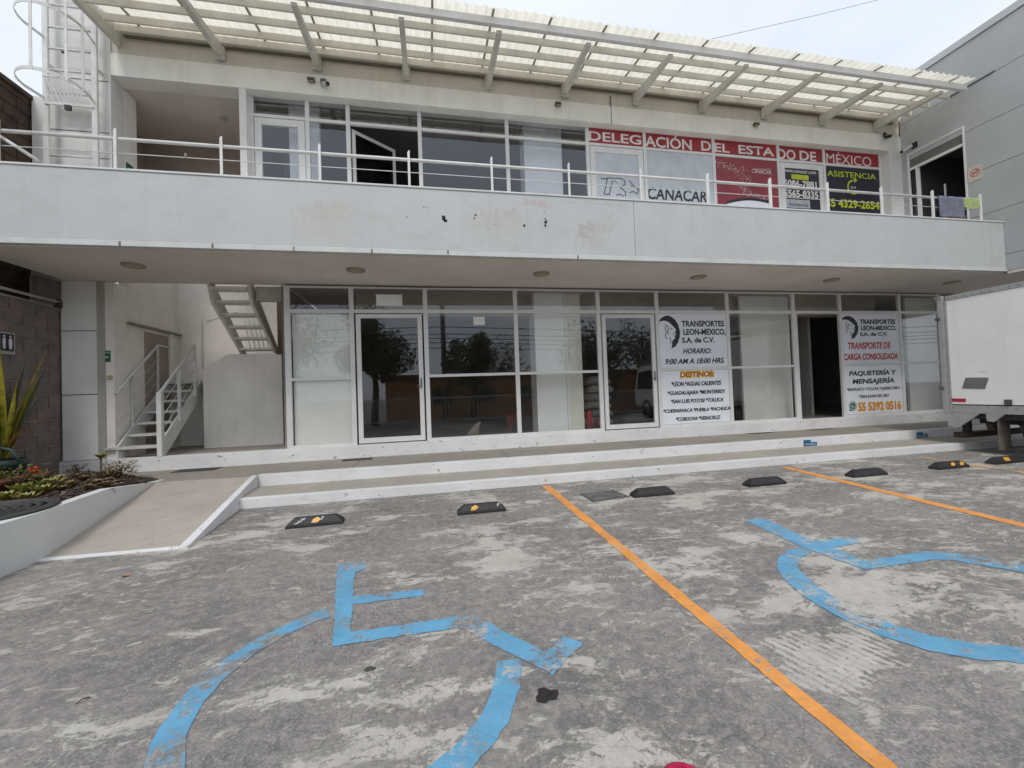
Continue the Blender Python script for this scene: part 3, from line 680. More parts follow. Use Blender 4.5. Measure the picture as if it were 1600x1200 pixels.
# second flight, coming back over the viewer
X2A, X2B = -3.86, -3.17
ys = [1.075-g_*k for k in range(-2, 10)]
for k in range(-2, 10):
    z = 2.507+r_*k; y = 1.075-g_*k
    if y < -1.1: break
    if z < 3.62: step(X2A+.045, X2B-.045, y, z, M('stair_underside_paint', (.80, .77, .70), .6, var=.1))
slab('stair_beam', M('beige_stair_beam', (.55, .51, .46), .8), -3.14, -2.665, .16, .28, 3.27, 3.53, bld)
slab('passage_shade_panel', M('passage_shade_brown', (.16, .12, .10), .9), -3.12, -2.665, 1.14, 1.2, 2.3, 3.6, bld)  # dark panel standing in for the unlit passage beside the stringer
STR2 = M('stair_stringer_cream', (.78, .74, .65), .6, var=.1, scale=3)
for x in (X2A, X2B-.05):
    MB().prism([(1.30, 2.35), (1.52, 2.05), (1.62, 2.05), (1.62, 2.24), (.06, 3.66), (-.02, 3.60), (.10, 3.22)], 'x', x, x+.05).build('stringer', STR2, stair)
    slab('stringer', STR2, x, x+.05, 1.22, 1.42, 1.92, 2.42, stair)
# railings of the first flight
def rail(pts, rr=.022, nm='handrail'): return MB().tube(pts, rr, 10).build(nm, STEEL, stair)
A = onX(262, 600, -4.6); 
def post(x, y, z0, z1, w_=.022): return slab('rail_post', STEEL, x-w_, x+w_, y-w_, y+w_, z0, z1, stair, .004)
def nose(y): return ZS+r_+ (y+.055)/g_*r_
post(XB+.01, -.05, ZS-.0, 1.63, .038)
for y in (.50, 1.02): post(XB+.01, y, nose(y)-.12, nose(y)+.92)
rail([(XB+.01, -.05, 1.62), (XB+.01, 1.04, 1.62+1.09*r_/g_), ], .024)
rail([(XA+.0, -.05, 1.62), (XA, 1.04, 1.62+1.09*r_/g_), (XA, 1.5, 1.62+1.09*r_/g_)], .024)
for y in (.35, 1.04, 1.5): post(XA+.0, y, nose(min(y, 1.1))-.05, nose(min(y, 1.04))+.90, .018)
for k in (.25, .5, .75):
    for x in (XB+.01, XA): MB().tube([(x, -.03, 1.62-.9*k), (x, 1.04, 1.62-.9*k+1.07*r_/g_)], .006, 6).build('rail_wire', STEEL, stair)
# landing rail going up the second flight
MB().tube([(-4.42, 1.12, 3.05), (-3.86, 1.12, 3.25)], .012, 8).build('handrail', STEEL, stair)
MB().tube([(-4.44, 1.0, 2.1), (-4.44, 1.0, 3.1)], .02, 8).build('rail_post', STEEL, stair)
for k in range(5):
    x = -3.8+.09*k; MB().tube([(x, 1.6, 2.5), (x-.25, 1.6, 3.9)], .008, 6).build('baluster', STEEL, stair)

# ================================================================== CANOPY
can = thing('canopy', (3.3, 0, 7.6), 'long steel canopy with translucent corrugated sheets above the upper windows', 'canopy')
CX0, CX1 = -5.16, XR-.02; CZ = 7.60
sh = MB(); n = int((11.70-CX0+.02)/.021); yy = [-1.57, -1.2, -.6, 0.0]; vs = []
for j, y in enumerate(yy):
    for i in range(n+1):
        x = CX0-.02+i*.021; z = 7.785+.02*math.sin(2*math.pi*x/.168)+(y+1.6)*.165
        vs.append((x, y, z))
sh.add(vs, [(j*(n+1)+i, j*(n+1)+i+1, (j+1)*(n+1)+i+1, (j+1)*(n+1)+i) for j in range(len(yy)-1) for i in range(n)], 0, True)
sh.build('corrugated_sheet', SHEET, can)
slab('lip_channel', LIPM, CX0-.02, 11.67, -1.43, -1.38, 7.64, 7.765, can, .004)
slab('lip_channel', LIPM, CX0-.02, 11.67, -1.379, -1.360, 7.64, 7.652, can)
slab('wall_gap_shade', M('wall_gap_shade_brown', (.16, .14, .11), .8), CX0+.1, 11.6, -.034, .024, 7.825, 7.845, can)  # dark strip drawn for the shaded gap under the last purlin
for y, xe in ((-1.07, 11.72), (-.69, 11.74), (-.31, 11.76), (-.055, 11.78)):
    zb = 7.64+.172*(y+1.4)
    MB().box(CX0, xe, y-.016, y+.016, zb, zb+.118).build('purlin', CANO, can)
RAF = M('canopy_rafter_paint', (.66, .63, .57), .55, var=.1, scale=3, streak=.2)
def rafter(x0, x1): MB().prism([(-1.33, 7.575), (.01, 7.66), (.01, 7.855), (-1.33, 7.632)], 'x', x0, x1).build('rafter', RAF, can)
for k in range(10):
    x = -3.565+1.63*k
    rafter(x-.045, x+.045)
    slab('bracket', RAF, x-.08, x+.08, -.035, .012, 7.60, 7.84, can, .004)
rafter(CX0-.03, CX0+.05); MB().prism([(-1.43, 7.60), (0, 7.80), (0, 8.03), (-1.43, 7.79)], 'x', CX0-.045, CX0-.032).build('end_trim', CANO, can)
BAT = M('canopy_batten', (.40, .37, .30), .6, var=.1)
for k in range(17):
    x = -4.8+1.0*k
    if x < CX1: MB().prism([(-1.57, 7.756), (0, 8.012), (0, 8.025), (-1.57, 7.77)], 'x', x-.02, x+.02).build('batten', BAT, can)
slab('wall_gap_shade', BAT, CX0, 11.5, -.03, .011, 7.60, 7.632, can) if False else None

# ================================================================== BALCONY RAILING
rl = thing('balcony_railing', (3.3, YF+.05, 4.605), 'white steel balcony railing with tube handrail, flat posts and one wire', 'railing')
for i, x in enumerate((-5.39, -4.10, -2.817, -1.52, -.242, 1.04, 2.33, 3.62, 4.916, 6.209, 7.476, 8.75, 10.03, 11.30)):
    wv = .017 if x < 4 else .028
    MB().prism([(x-wv, 4.606), (x+wv, 4.606), (x+wv, 5.17), (x+wv*.2, 5.175), (x-wv, 5.14)], 'y', YF+.03, YF+.042 if x < 4 else YF+.05).build('post', STEEL, rl)
MB().tube([(-6.1, YF+.07, 5.045), (11.3, YF+.07, 5.045)], .024, 12).build('handrail', STEEL, rl)
MB().tube([(-6.1, YF+.06, 4.845), (11.3, YF+.06, 4.845)], .006, 6).build('wire', STEEL, rl)
MB().tube([(-5.9, YF+.1, 5.35), tuple(onY(0, 213, YF+.1)), tuple(onY(60, 251, YF+.1))], .022, 10).build('brace', STEEL, rl)
# cloths drying on the handrail
def cloth(name, pa, pb, zb, mat, label, yf=YF+.035, n=14, wav=.012, ragged=.02):
    a, b = onY(*pa, YF+.07).x, onY(*pb, YF+.07).x; m = MB(); vs = []
    rows = 8
    for j in range(rows+1):
        for i in range(n+1):
            x = a+(b-a)*i/n; q = j/rows
            z = 5.074-(5.074-zb)*q + (random.uniform(-ragged, ragged) if j == rows else 0)
            y = yf+wav*math.sin(i*1.4)*(.3+q)-.004
            vs.append((x, y, z))
    for i in range(n+1):
        x = a+(b-a)*i/n; vs.append((x, YF+.11, 5.06))
    for i in range(n+1):
        x = a+(b-a)*i/n; vs.append((x, YF+.115, zb+.15))
    fs = [(j*(n+1)+i, j*(n+1)+i+1, (j+1)*(n+1)+i+1, (j+1)*(n+1)+i) for j in range(rows) for i in range(n)]
    o1 = (rows+1)*(n+1)
    fs += [(i, i+1, o1+i+1, o1+i) for i in range(n)] + [(o1+i, o1+i+1, o1+n+1+i+1, o1+n+1+i) for i in range(n)]
    m.add(vs, fs, 0, True); o = m.build(name, mat); tag(o, label, 'towel'); return o
cloth('towel', (1463, 307), (1503, 310), 4.66, M('grey_blue_towel', (.20, .21, .27), .95, var=.2, scale=9, bump=.5), 'grey-blue towel hanging over the balcony handrail beside the green cloth')
cloth('towel', (1502, 311), (1526, 314), 4.86, M('green_cloth', (.40, .48, .20), .95, var=.12, scale=9, bump=.5), 'yellow-green cloth folded over the right end of the balcony handrail', n=8)
b_ = B(10.72, 11.18, YF+.2, YF+.3, 4.42, 4.80, .01).build('cardboard_box', M('cardboard', (.28, .21, .17), .9, var=.1)); tag(b_, 'brown box standing on the balcony under the green cloth', 'box')
b_ = B(11.47, 11.66, -.03, -.002, 5.10, 5.28, .01).build('outlet_box', BLACK); tag(b_, 'small black box on the white pillar beside the right upper doorway', 'wall box')

# ================================================================== RIGHT GREY BUILDING
gbd = thing('grey_building', (14, -2, 3.55), 'grey panel-clad neighbouring building with an upper doorway, right of the balcony', 'building')
YG = -7.2
slab('core', GREYJ, XR+.02, 16.5, YG+.02, -1.20, 3.56, 8.85, gbd)
slab('core', GREYJ, XR+.02, 16.5, -.16, 6, 3.56, 8.85, gbd)
slab('core', GREYJ, XR+.02, 16.5, -1.20, -.16, 6.99, 8.85, gbd)
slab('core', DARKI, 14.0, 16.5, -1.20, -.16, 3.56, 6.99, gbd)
slab('room_floor', FLOORI, XR+.02, 14, -1.2, -.16, 4.3, 4.4, gbd)
zs = [3.55, 3.91, 4.88, 5.85, 6.82, 7.79, 8.76]
for a, b in zip(zs[:-1], zs[1:]):
    segs = [(YG, -1.205), (-.158, 0.0)] if b < 6.9 else [(YG, 0.0)]
    for y0, y1 in segs:
        k = y0
        parts = [(y0, y1)] if y1-y0 < 1.4 else [(y0, -4.3), (-4.296, y1)]
        for p0, p1 in parts: slab('panel', GREYP, XR, XR+.02, p0, p1, a+.006, b-.004, gbd)
slab('panel', GREYP, XR, XR+.02, -1.201, -.162, 6.99, 7.783, gbd) if False else None
slab('panel', GREYP, XR, 16.5, YG-.02, YG, 3.55, 8.85, gbd)
slab('coping', GREYC, XR-.03, 16.6, YG-.06, 6, 8.77, 8.93, gbd, .006)
slab('soffit', SOFF, XR+.0, 16.5, YG, -1.78, 3.50, 3.548, gbd)
slab('door_frame', ALU, XR-.012, XR+.06, -1.235, -1.20, 4.4, 7.0, gbd, .003)
slab('door_frame', ALU, XR-.012, XR+.06, -.16, -.12, 4.4, 7.0, gbd, .003)
slab('door_frame', ALU, XR-.012, XR+.06, -1.20, -.16, 6.95, 6.99, gbd, .003)
slab('door_frame', ALU, XR-.004, XR+.05, -1.20, -.16, 6.56, 6.62, gbd, .003)
slab('transom_pane', M('dark_transom_panel', (.14, .14, .13), .3, var=.05), XR+.01, XR+.02, -1.20, -.16, 6.62, 6.95, gbd)
slab('door_leaf', ALU, XR+.01, XR+.06, -.34, -.27, 4.4, 6.56, gbd, .004); slab('door_leaf', ALU, XR+.3, XR+.33, -.66, -.63, 4.4, 6.0, gbd, .004)
slab('flashing', GREYJ, XR-.02, XR, -1.78, -1.0, 7.79, 7.815, gbd)
for y in (-6.9,): slab('column', GREYP, 15.6, 16.2, y, y+.5, 0, 3.5, gbd)
slab('column', GREYP, 15.6, 16.2, -.3, .2, .3, 3.5, gbd)
# no smoking style sign
sg = thing('prohibition_sign', (XR-.01, -1.38, 5.85), 'small yellowed sign with red prohibition circle on the grey wall', 'sign')
slab('plate', M('yellowed_plate', (.62, .56, .44), .5, var=.1), XR-.01, XR-.001, -1.49, -1.26, 5.68, 6.0, sg)
def ringX(x, cy, cz, ro_, ri_, name, mat, par, n=28):
    vs = []; 
    for k in range(n): a = 2*math.pi*k/n; vs += [(x, cy+ro_*math.cos(a), cz+ro_*math.sin(a)), (x, cy+ri_*math.cos(a), cz+ri_*math.sin(a))]
    return MB().add(vs, [(2*k, 2*((k+1) % n), 2*((k+1) % n)+1, 2*k+1) for k in range(n)]).build(name, mat, par)
RS = M('faded_sign_red', (.55, .14, .10), .5, var=.1)
ringX(XR-.012, -1.375, 5.85, .085, .065, 'ring', RS, sg)
MB().add([(XR-.013, -1.44, 5.90), (XR-.013, -1.425, 5.915), (XR-.013, -1.31, 5.80), (XR-.013, -1.325, 5.785)], [(0, 1, 2, 3)]).build('slash', RS, sg)
MB().add([(XR-.0125, -1.42, 5.84), (XR-.0125, -1.33, 5.84), (XR-.0125, -1.33, 5.862), (XR-.0125, -1.42, 5.862)], [(0, 1, 2, 3)]).build('cigarette', INK, sg)

# ================================================================== LEFT WALLS
def block_wall(name, label, X, y0, y1, z0, z1, mb, mm, hgt=.205, ln=.41, th=.14, cat='wall', rows_skip=None):
    wl = thing(name, (X-th/2, (y0+y1)/2, z0), label, cat)
    slab('mortar', mm, X-th, X-.012, y0, y1, z0, z1, wl)
    me = None; j = 0; z = z0
    while z < z1-.06:
        y = y1-(ln/2 if j % 2 else 0)
        if j % 2:
            slab('block', mb, X-th+.01, X+random.uniform(-.002, .002), y+.006, y1, z+.006, min(z1, z+hgt)-.006, wl)
        while y > y0+.05:
            a = max(y0, y-ln)
            if abs((y-a)-ln) < 1e-6 and z+hgt <= z1:
                if me is None:
                    me = slab('block', mb, X-th+.01, X, a+.006, y-.006, z+.006, z+hgt-.006, wl, .006)
                    me.data.transform(Matrix.Translation(-Vector(((X-th/2)-wl.location.x, a-wl.location.y, z-wl.location.z))))
                    me.location = ((X-th/2)-wl.location.x, a-wl.location.y, z-wl.location.z)
                else:
                    o = me.copy(); sc.collection.objects.link(o)
                    o.location = ((X-th/2)-wl.location.x+random.uniform(-.003, .003), a-wl.location.y, z-wl.location.z)
            else: slab('block', mb, X-th+.01, X, a+.006, y-.006, z+.006, min(z1, z+hgt)-.006, wl)
            y -= ln
        z += hgt; j += 1
    return wl
bw = block_wall('block_wall', 'grey-brown cinder block wall at the left end, under the balcony', -6.02, -2.25, -.05, 0, 3.10, BLOCKM, MORT)
slab('lintel', M('dark_opening_frame', (.16, .13, .12), .9), -6.10, -6.0, -.45, -.06, 3.1, 3.50, bw)
MB().tube([(-5.99, -2.3, 3.165), (-5.99, -.06, 3.165)], .022, 10).build('conduit', M('conduit_white', (.55, .53, .5), .5), bw)
MB().box(-6.03, -5.97, -.14, -.05, 3.08, 3.2).build('conduit_box', BLACK, bw)
block_wall('boundary_wall', 'weathered red-brown boundary wall left of the ladder, behind the handrail', -6.44, -2.6, .4, 3.2, 6.58, BLOCKD, MORTD, th=.18)
slab('neighbour_core', DARKI, -9, -6.63, -2.6, 3, 0, 6.3) if False else None
o = B(-6.72, -6.40, -2.6, .4, 6.58, 6.66, .01).build('wall_coping', BLOCKD); tag(o, 'dark coping stone on top of the weathered boundary wall', 'coping')
o = B(-9.5, -6.70, -3, 3, 0, 3.18).build('neighbour_shed', DARKI); tag(o, 'dark shed behind the cinder block wall', 'shed')
# toilet sign
ts = thing('restroom_sign', (-6.01, -.93, 2.2), 'small restroom sign with two white figures on the cinder block wall', 'sign')
a = onX(0, 520, -6.0); b2 = onX(19, 550, -6.0)
slab('plate', M('sign_cream', (.45, .43, .38), .6), -6.015, -6.006, -1.03, -.80, 2.22, 2.54, ts)
slab('panel', M('sign_blue_black', (.015, .02, .05), .5), -6.006, -6.003, -1.01, -.82, 2.27, 2.52, ts)
for cy, w0 in ((-.96, .022), (-.87, .028)):
    MB().add([(-6.002, cy-.018, 2.30), (-6.002, cy+.018, 2.30), (-6.002, cy+w0, 2.40), (-6.002, cy+.02, 2.455), (-6.002, cy-.02, 2.455), (-6.002, cy-w0, 2.40)], [(0, 1, 2, 3, 4, 5)]).build('figure', LETW, ts)
    MB().add([(-6.002, cy+.016*math.cos(k*.7854), 2.482+.018*math.sin(k*.7854)) for k in range(8)], [list(range(8))]).build('figure_head', LETW, ts)

# ================================================================== LADDER WITH CAGE
ld = thing('caged_ladder', (-5.7, -.2, 4.4), 'white caged steel roof ladder with slotted hatch, at the left balcony end', 'ladder')
LX0, LX1, LY = -6.07, -5.385, -.17
for x in (LX0, LX1): slab('rail', STEEL, x-.04, x+.04, LY-.02, LY+.02, 4.4, 9.4, ld, .004)
for z in (4.78, 5.16, 5.57, 5.95, 6.62, 7.0, 7.36, 7.72, 8.1, 8.5): MB().tube([(LX0+.04, LY, z), (LX1-.04, LY, z)], .018, 8).build('rung', STEEL, ld)
for z in (5.0, 7.1, 8.9):
    for x in (LX0, LX1): slab('wall_bracket', STEEL, x-.015, x+.015, LY+.02, 0, z, z+.04, ld)
def hoop(z):
    cx = (LX0+LX1)/2; pts = [(LX0, LY, z)]
    for k in range(13):
        a = math.pi+math.pi*k/12; pts.append((cx+.40*math.cos(a), LY-.30+.42*math.sin(a), z))
    pts.append((LX1, LY, z)); m = MB()
    for a, b in zip(pts[:-1], pts[1:]):
        m.hexa([(a[0], a[1], z-.025), (b[0], b[1], z-.025), (b[0], b[1]+.008, z-.025), (a[0], a[1]+.008, z-.025)], [(a[0], a[1], z+.025), (b[0], b[1], z+.025), (b[0], b[1]+.008, z+.025), (a[0], a[1]+.008, z+.025)])
    return m.build('cage_hoop', STEEL, ld)
for z in (6.50, 7.52, 8.5): hoop(z)
cx = (LX0+LX1)/2
for a in (273, 326, 357):
    x, y = cx+.40*math.cos(R(a)), LY-.30+.42*math.sin(R(a)); slab('cage_strap', STEEL, x-.02, x+.02, y-.004, y+.004, 6.47, 9.0, ld)
# slotted hatch plate
hp = MB()
for k in range(9):
    y0 = LY-.03-.062*k; hp.box(LX0+.03, LX1-.03, y0-.045, y0, 6.43+.012*k, 6.445+.012*k)
hp.build('hatch_slats', STEEL, ld, kind='stuff') if False else None
for k in range(9):
    x0 = LX0+.05+.07*k
    x1 = LX0+.05+.034*k; za, zb = 6.44, 6.80
    MB().hexa([(x0, LY-.035, za), (x0+.048, LY-.035, za), (x0+.048, LY-.025, za), (x0, LY-.025, za)], [(x1, LY-.12, zb), (x1+.026, LY-.12, zb), (x1+.026, LY-.11, zb), (x1, LY-.11, zb)]).build('hatch_slat', STEEL, ld)
slab('hatch_bar', STEEL, LX0+.04, LX0+.37, LY-.125, LY-.105, 6.80, 6.825, ld)
slab('hatch_bar', STEEL, LX0, LX1, LY-.04, LY-.02, 6.40, 6.44, ld); slab('hatch_lock', BLACK, -5.78, -5.70, LY-.06, LY-.02, 6.32, 6.40, ld)
slab('wall_outlet', BLACK, -5.97, -5.91, -.02, 0, 7.43, 7.47, ld)

# ================================================================== POSTERS AND LETTERING
YP = -.012
def poster(name, label, a, b, z0, z1, Y, mat, cat='poster', grp=None):
    o = thing(name, ((a+b)/2, Y, z0), label, cat, grp); slab('sheet', mat, a, b, Y, Y+.004, z0, z1, o); return o
def lion(px0, py0, px1, py1, Y, par, ink, paper):
    A = onY(px0, py1, Y); Bq = onY(px1, py0, Y); x0, x1, z0, z1 = A.x, Bq.x, A.z, Bq.z
    f = lambda u, v: (x0+(x1-x0)*u, z0+(z1-z0)*v)
    cres = [f(.02, .80), f(.10, .90), f(.25, .97), f(.42, 1.0), f(.6, .97), f(.78, .88), f(.92, .73), f(1, .52), f(.97, .34), f(.88, .18), f(.74, .06), f(.55, .0), f(.60, .10), f(.60, .2), f(.66, .27), f(.74, .30), f(.76, .35), f(.70, .38), f(.78, .41), f(.80, .46), f(.73, .50), f(.82, .55), f(.76, .62), f(.62, .72), f(.5, .79), f(.35, .84), f(.2, .84)]
    from mathutils.geometry import tessellate_polygon
    P = [Vector((x, Y, z)) for x, z in cres]; T = tessellate_polygon([P])
    MB().add(P, [list(q) for q in T]).build('lion_emblem', ink, par)
    for pts in ([(.36, .74), (.30, .62), (.36, .5), (.30, .38), (.38, .28)], [(.42, .70), (.46, .6), (.40, .5), (.48, .42)], [(.55, .62), (.64, .60)], [(.5, .35), (.56, .25), (.52, .15)], [(.66, .46), (.72, .44)]):
        m = MB()
        for p, q in zip(pts[:-1], pts[1:]):
            a, b = f(*p), f(*q); d = Vector((b[0]-a[0], b[1]-a[1])).normalized()*.008
            m.add([(a[0]-d.y, Y, a[1]+d.x), (a[0]+d.y, Y, a[1]-d.x), (b[0]+d.y, Y, b[1]-d.x), (b[0]-d.y, Y, b[1]+d.x)], [(0, 1, 2, 3)])
        m.build('lion_mane_line', ink, par)
TY = YP-.0035
p1 = poster('hours_poster', 'white lion poster with opening hours, right of the second glass door', MX[5]+.045, MX[6]-.045, ZM+.03, ZT-.037, YP, POSTW)
lion(1030.5, 493, 1061.5, 545, TY, p1, INK, POSTW)
for s_, a, b, bo, sh_ in [('TRANSPORTES', (1065.1, 510.1), (1131.2, 501.1), .035, 0), ('LEON-MEXICO,', (1067.8, 523.1), (1133.6, 513.6), .035, 0), ('S.A. de C.V.', (1065.8, 535.4), (1116.4, 526.7), .035, 0),
                    ('HORARIO:', (1067, 552.5), (1111.4, 543.7), .03, .3), ('9:00 AM A 18:00 HRS.', (1039.6, 569), (1131.7, 558.7), .03, .3)]:
    ptext(s_, a, b, TY, INK, p1, bold=bo, shear=sh_)
p2 = poster('destinations_poster', 'white poster headed DESTINOS in orange, listing cities, below the hours poster', MX[5]+.045, MX[6]-.045, ZS+.055, ZM-.03, YP, POSTW)
ptext('DESTINOS:', (1062.2, 590), (1116.4, 579.0), TY+.001, INKY, p2, bold=.09, shear=.1)
ptext('DESTINOS:', (1063.2, 589.2), (1115.4, 579.8), TY-.001, INKR, p2, bold=.02, shear=.1)
for s_, a, b in [('*LÉON *AGUAS CALIENTES', (1049.1, 603.9), (1126.1, 594.4)), ('*GUADALAJARA *MONTERREY', (1043.3, 617.5), (1132.8, 608)), ('*SAN LUIS POTOSI *TOLUCA', (1048.5, 630.5), (1129.6, 621)),
              ('*CUERNAVACA *PUEBLA *PACHUCA', (1036.6, 645.5), (1140.7, 634.9)), ('*CORDOVA *VERACRUZ', (1056.3, 658.2), (1125.2, 648.7))]:
    for q_ in (0, .5): ptext(s_, (a[0]+q_, a[1]), (b[0]+q_, b[1]), TY-.001*q_, INK, p2, bold=.015, shear=.15)
p3 = poster('cargo_poster', 'white lion poster with red words TRANSPORTE DE CARGA CONSOLIDADA, beside open doorway', MX[8]+.045, MX[9]-.045, ZM+.03, ZT-.037, YP, POSTW)
lion(1314.5, 493.5, 1340.4, 530.5, TY, p3, INK, POSTW)
for s_, a, b, m_ in [('TRANSPORTES', (1343.5, 506.1), (1398.5, 499), INK), ('LEON-MEXICO,', (1345.4, 515.9), (1399.9, 508.8), INK), ('S.A. de C.V.', (1343.8, 524.6), (1386.6, 518.8), INK)]:
    ptext(s_, a, b, TY, m_, p3, bold=.04)
ptext('TRANSPORTE DE', (1325.2, 545.2), (1391.4, 534.2), TY, INKR, p3, bold=.035, shear=.15)
ptext('CARGA CONSOLIDADA', (1318.8, 562.6), (1402.4, 551.2), TY, INKR, p3, bold=.035, shear=.15)
p4 = poster('parcel_poster', 'white poster reading PAQUETERÍA Y MENSAJERÍA with orange phone number', MX[8]+.045, MX[9]-.045, ZS+.055, ZM-.03, YP, POSTW)
ptext('PAQUETERÍA Y', (1326.7, 587.2), (1400.5, 577.8), TY, INK, p4, bold=.04, shear=.15)
ptext('MENSAJERÍA', (1332, 599.7), (1397.4, 590.2), TY, INK, p4, bold=.04, shear=.15)
for q_ in (0, .45):
    ptext('*IRAPUATO *CELAYA *QUERETARO', (1323.3+q_, 611.3), (1405.2+q_, 603.2), TY-.001*q_, INK, p4, shear=.1)
    ptext('*SAN JUAN DEL RIO', (1342.6+q_, 622), (1388.4+q_, 615.2), TY-.001*q_, INK, p4, shear=.1)
ptext('55 5392 0516', (1340.9, 642.3), (1408.2, 625.9), TY+.001, INKY, p4, bold=.06)
ptext('55 5392 0516', (1341.7, 641.9), (1407.6, 626.5), TY-.001, INKO, p4, bold=.02)
def disc(px, py, r, Y, name, mat, par, r_in=0, a0=0, a1=360, n=28):
    c = onY(px, py, Y); vs = []
    for k in range(n+1):
        a = R(a0+(a1-a0)*k/n); vs += [(c.x+r*math.cos(a), Y, c.z+r*math.sin(a)), (c.x+r_in*math.cos(a), Y, c.z+r_in*math.sin(a))]
    return MB().add(vs, [(2*k, 2*k+2, 2*k+3, 2*k+1) for k in range(n)]).build(name, mat, par)
TEAL = M('phone_icon_teal', (.01, .17, .15), .5)
disc(1332.6, 634.5, .115, TY, 'phone_icon', TEAL, p4)
disc(1332.6, 634.5, .098, TY-.0015, 'phone_icon_ring', LETW, p4, .082)
c_ = onY(1332.6, 634.5, TY); 
MB().add([(c_.x-.115, TY, c_.z-.118), (c_.x-.02, TY, c_.z-.112), (c_.x-.09, TY, c_.z-.06)], [(0, 1, 2)]).build('phone_icon_tail', TEAL, p4)
disc(1333.6, 633.2, .055, TY-.003, 'phone_handset', LETW, p4, .030, 170, 280, 10)
# upper floor band of red letters
YB = YU-.012; TB = YB-.0035
seg = {5: 'part DELEG beside the leftmost red pane', 6: 'part ACIÓN D', 7: 'part EL ESTA', 8: 'part DO DE', 9: 'part MÉXICO'}
words = {5: [('DELEG', (919.9, 218.6), (1001.5, 211.6))], 6: [('ACIÓN', (1008.4, 228.0), (1080.4, 218.2)), ('D', (1095.9, 234.6), (1110.6, 220.9))],
         7: [('EL', (1116.4, 236.5), (1139.6, 225)), ('ESTA', (1154.1, 239.3), (1209.3, 231.0))], 8: [('DO', (1215.4, 247.6), (1242.6, 234.4)), ('DE', (1249.7, 249.9), (1274.9, 237.3))], 9: [('MÉXICO', (1291.5, 254.2), (1361, 245.2))]}
for i in range(5, 10):
    o = poster('red_banner', 'red window banner with white letters, ' + {5: 'reading DELEG', 6: 'reading ACIÓN D', 7: 'reading EL ESTA', 8: 'reading DO DE', 9: 'reading MÉXICO'}[i], UX[i]+.04, UX[i+1]-.04, UZT+.032, UZH-.052, YB, REDP, 'banner', 'red banners across the upper windows')
    for s_, a, b in words[i]: ptext(s_, a, b, TB, LETW, o, bold=.02 if i != 9 else 0.0)
q1 = poster('truck_logo_poster', 'frosted pane with a line drawing of a truck, in the door below the DELEG banner', UX[5]+.17, UX[6]-.17, UZF+.21, UZT-.17, YB, POSTG)
def stroke(pts, Y, wd, name, mat, par):
    m = MB()
    P = [onY(px, py, Y) for px, py in pts]
    for a, b in zip(P[:-1], P[1:]):
        d = Vector((b.x-a.x, b.z-a.z)).normalized()*wd
        m.add([(a.x-d.y-d.x*.5, Y, a.z+d.x-d.y*.5), (a.x+d.y-d.x*.5, Y, a.z-d.x-d.y*.5), (b.x+d.y+d.x*.5, Y, b.z-d.x+d.y*.5), (b.x-d.y+d.x*.5, Y, b.z+d.x+d.y*.5)], [(0, 1, 2, 3)])
    return m.build(name, mat, par)
PUR = M('logo_purple', (.10, .07, .10), .5)
for pts in ([(939, 279), (949, 279.5), (944, 303), (952, 304), (957, 282)], [(948, 278), (970, 278.6), (977, 283), (976, 289), (969, 292), (973, 296), (978, 300), (977, 306)], [(960, 282), (964, 286)], [(983, 282), (991, 291), (998, 296), (996, 303)], [(963, 305), (968, 303), (974, 306)], [(984, 301), (990, 299), (995, 303)], [(985, 290), (990, 292)]):
    stroke(pts, TB, .010, 'truck_drawing_line', PUR, q1)
q2 = poster('grey_logo_poster', 'pale frosted pane with slanted black letters below the ACIÓN banner', UX[6]+.04, UX[7]-.04, UZF+.052, UZT-.032, YB, POSTG)
ptext('CANACAR', (1012.1, 310.2), (1104.4, 298.3), TB, INK, q2, bold=.02, shear=.12)
q3 = poster('red_map_poster', 'dark red poster with a swarm of pale dots below the EL ESTA banner', UX[7]+.04, UX[8]-.04, UZF+.052, UZT-.032, YB, REDP2)
ptext('CANACAR', (1174.8, 270.2), (1205.4, 266.0), TB, LETW, q3, bold=.0)
stroke([(1177, 264), (1204, 264.3)], TB, .004, 'thin_rule', LETW, q3)
dm = MB(); rr = random.Random(4)
curve = [(1121, 252), (1133, 259), (1144, 264), (1155, 270), (1163, 277), (1168, 284), (1160, 292), (1166, 300), (1177, 306), (1190, 309), (1199, 311)]
for _ in range(300):
    k = rr.uniform(0, len(curve)-1.001); i = int(k); u = k-i
    sp = 3+6*math.sin(math.pi*min(1, k/6.5)) if k < 6.5 else 4
    px = curve[i][0]+(curve[i+1][0]-curve[i][0])*u+rr.gauss(0, sp*.75); py = curve[i][1]+(curve[i+1][1]-curve[i][1])*u+rr.gauss(0, sp*.55)
    if not (1118 < px < 1207 and 247 < py < 314): continue
    p = onY(px, py, TB); s_ = rr.uniform(.007, .017); dm.add([(p.x-s_, TB, p.z), (p.x, TB, p.z-s_), (p.x+s_, TB, p.z), (p.x, TB, p.z+s_)], [(0, 1, 2, 3)])
dm.build('pale_dots', M('dot_pink', (.68, .48, .46), .5), q3, kind='stuff')
m = MB(); top = []; 
for k in range(13):
    px = 1136+5.6*k; py = 314-5.2*math.sin(math.pi*k/12); a = onY(px, py, TB); b = onY(px, py+4.5, TB); top.append((a, b))
for (a, b), (c2, d2) in zip(top[:-1], top[1:]): m.add([(a.x, TB, a.z), (c2.x, TB, c2.z), (d2.x, TB, d2.z), (b.x, TB, b.z)], [(0, 1, 2, 3)])
m.build('dark_arc', INK, q3)
m = MB()
for (a, b), (c2, d2) in zip(top[:-1], top[1:]): m.add([(b.x, TB, b.z), (d2.x, TB, d2.z), (d2.x, TB, UZF+.06), (b.x, TB, UZF+.06)], [(0, 1, 2, 3)])
m.build('pale_ground', POSTW, q3)
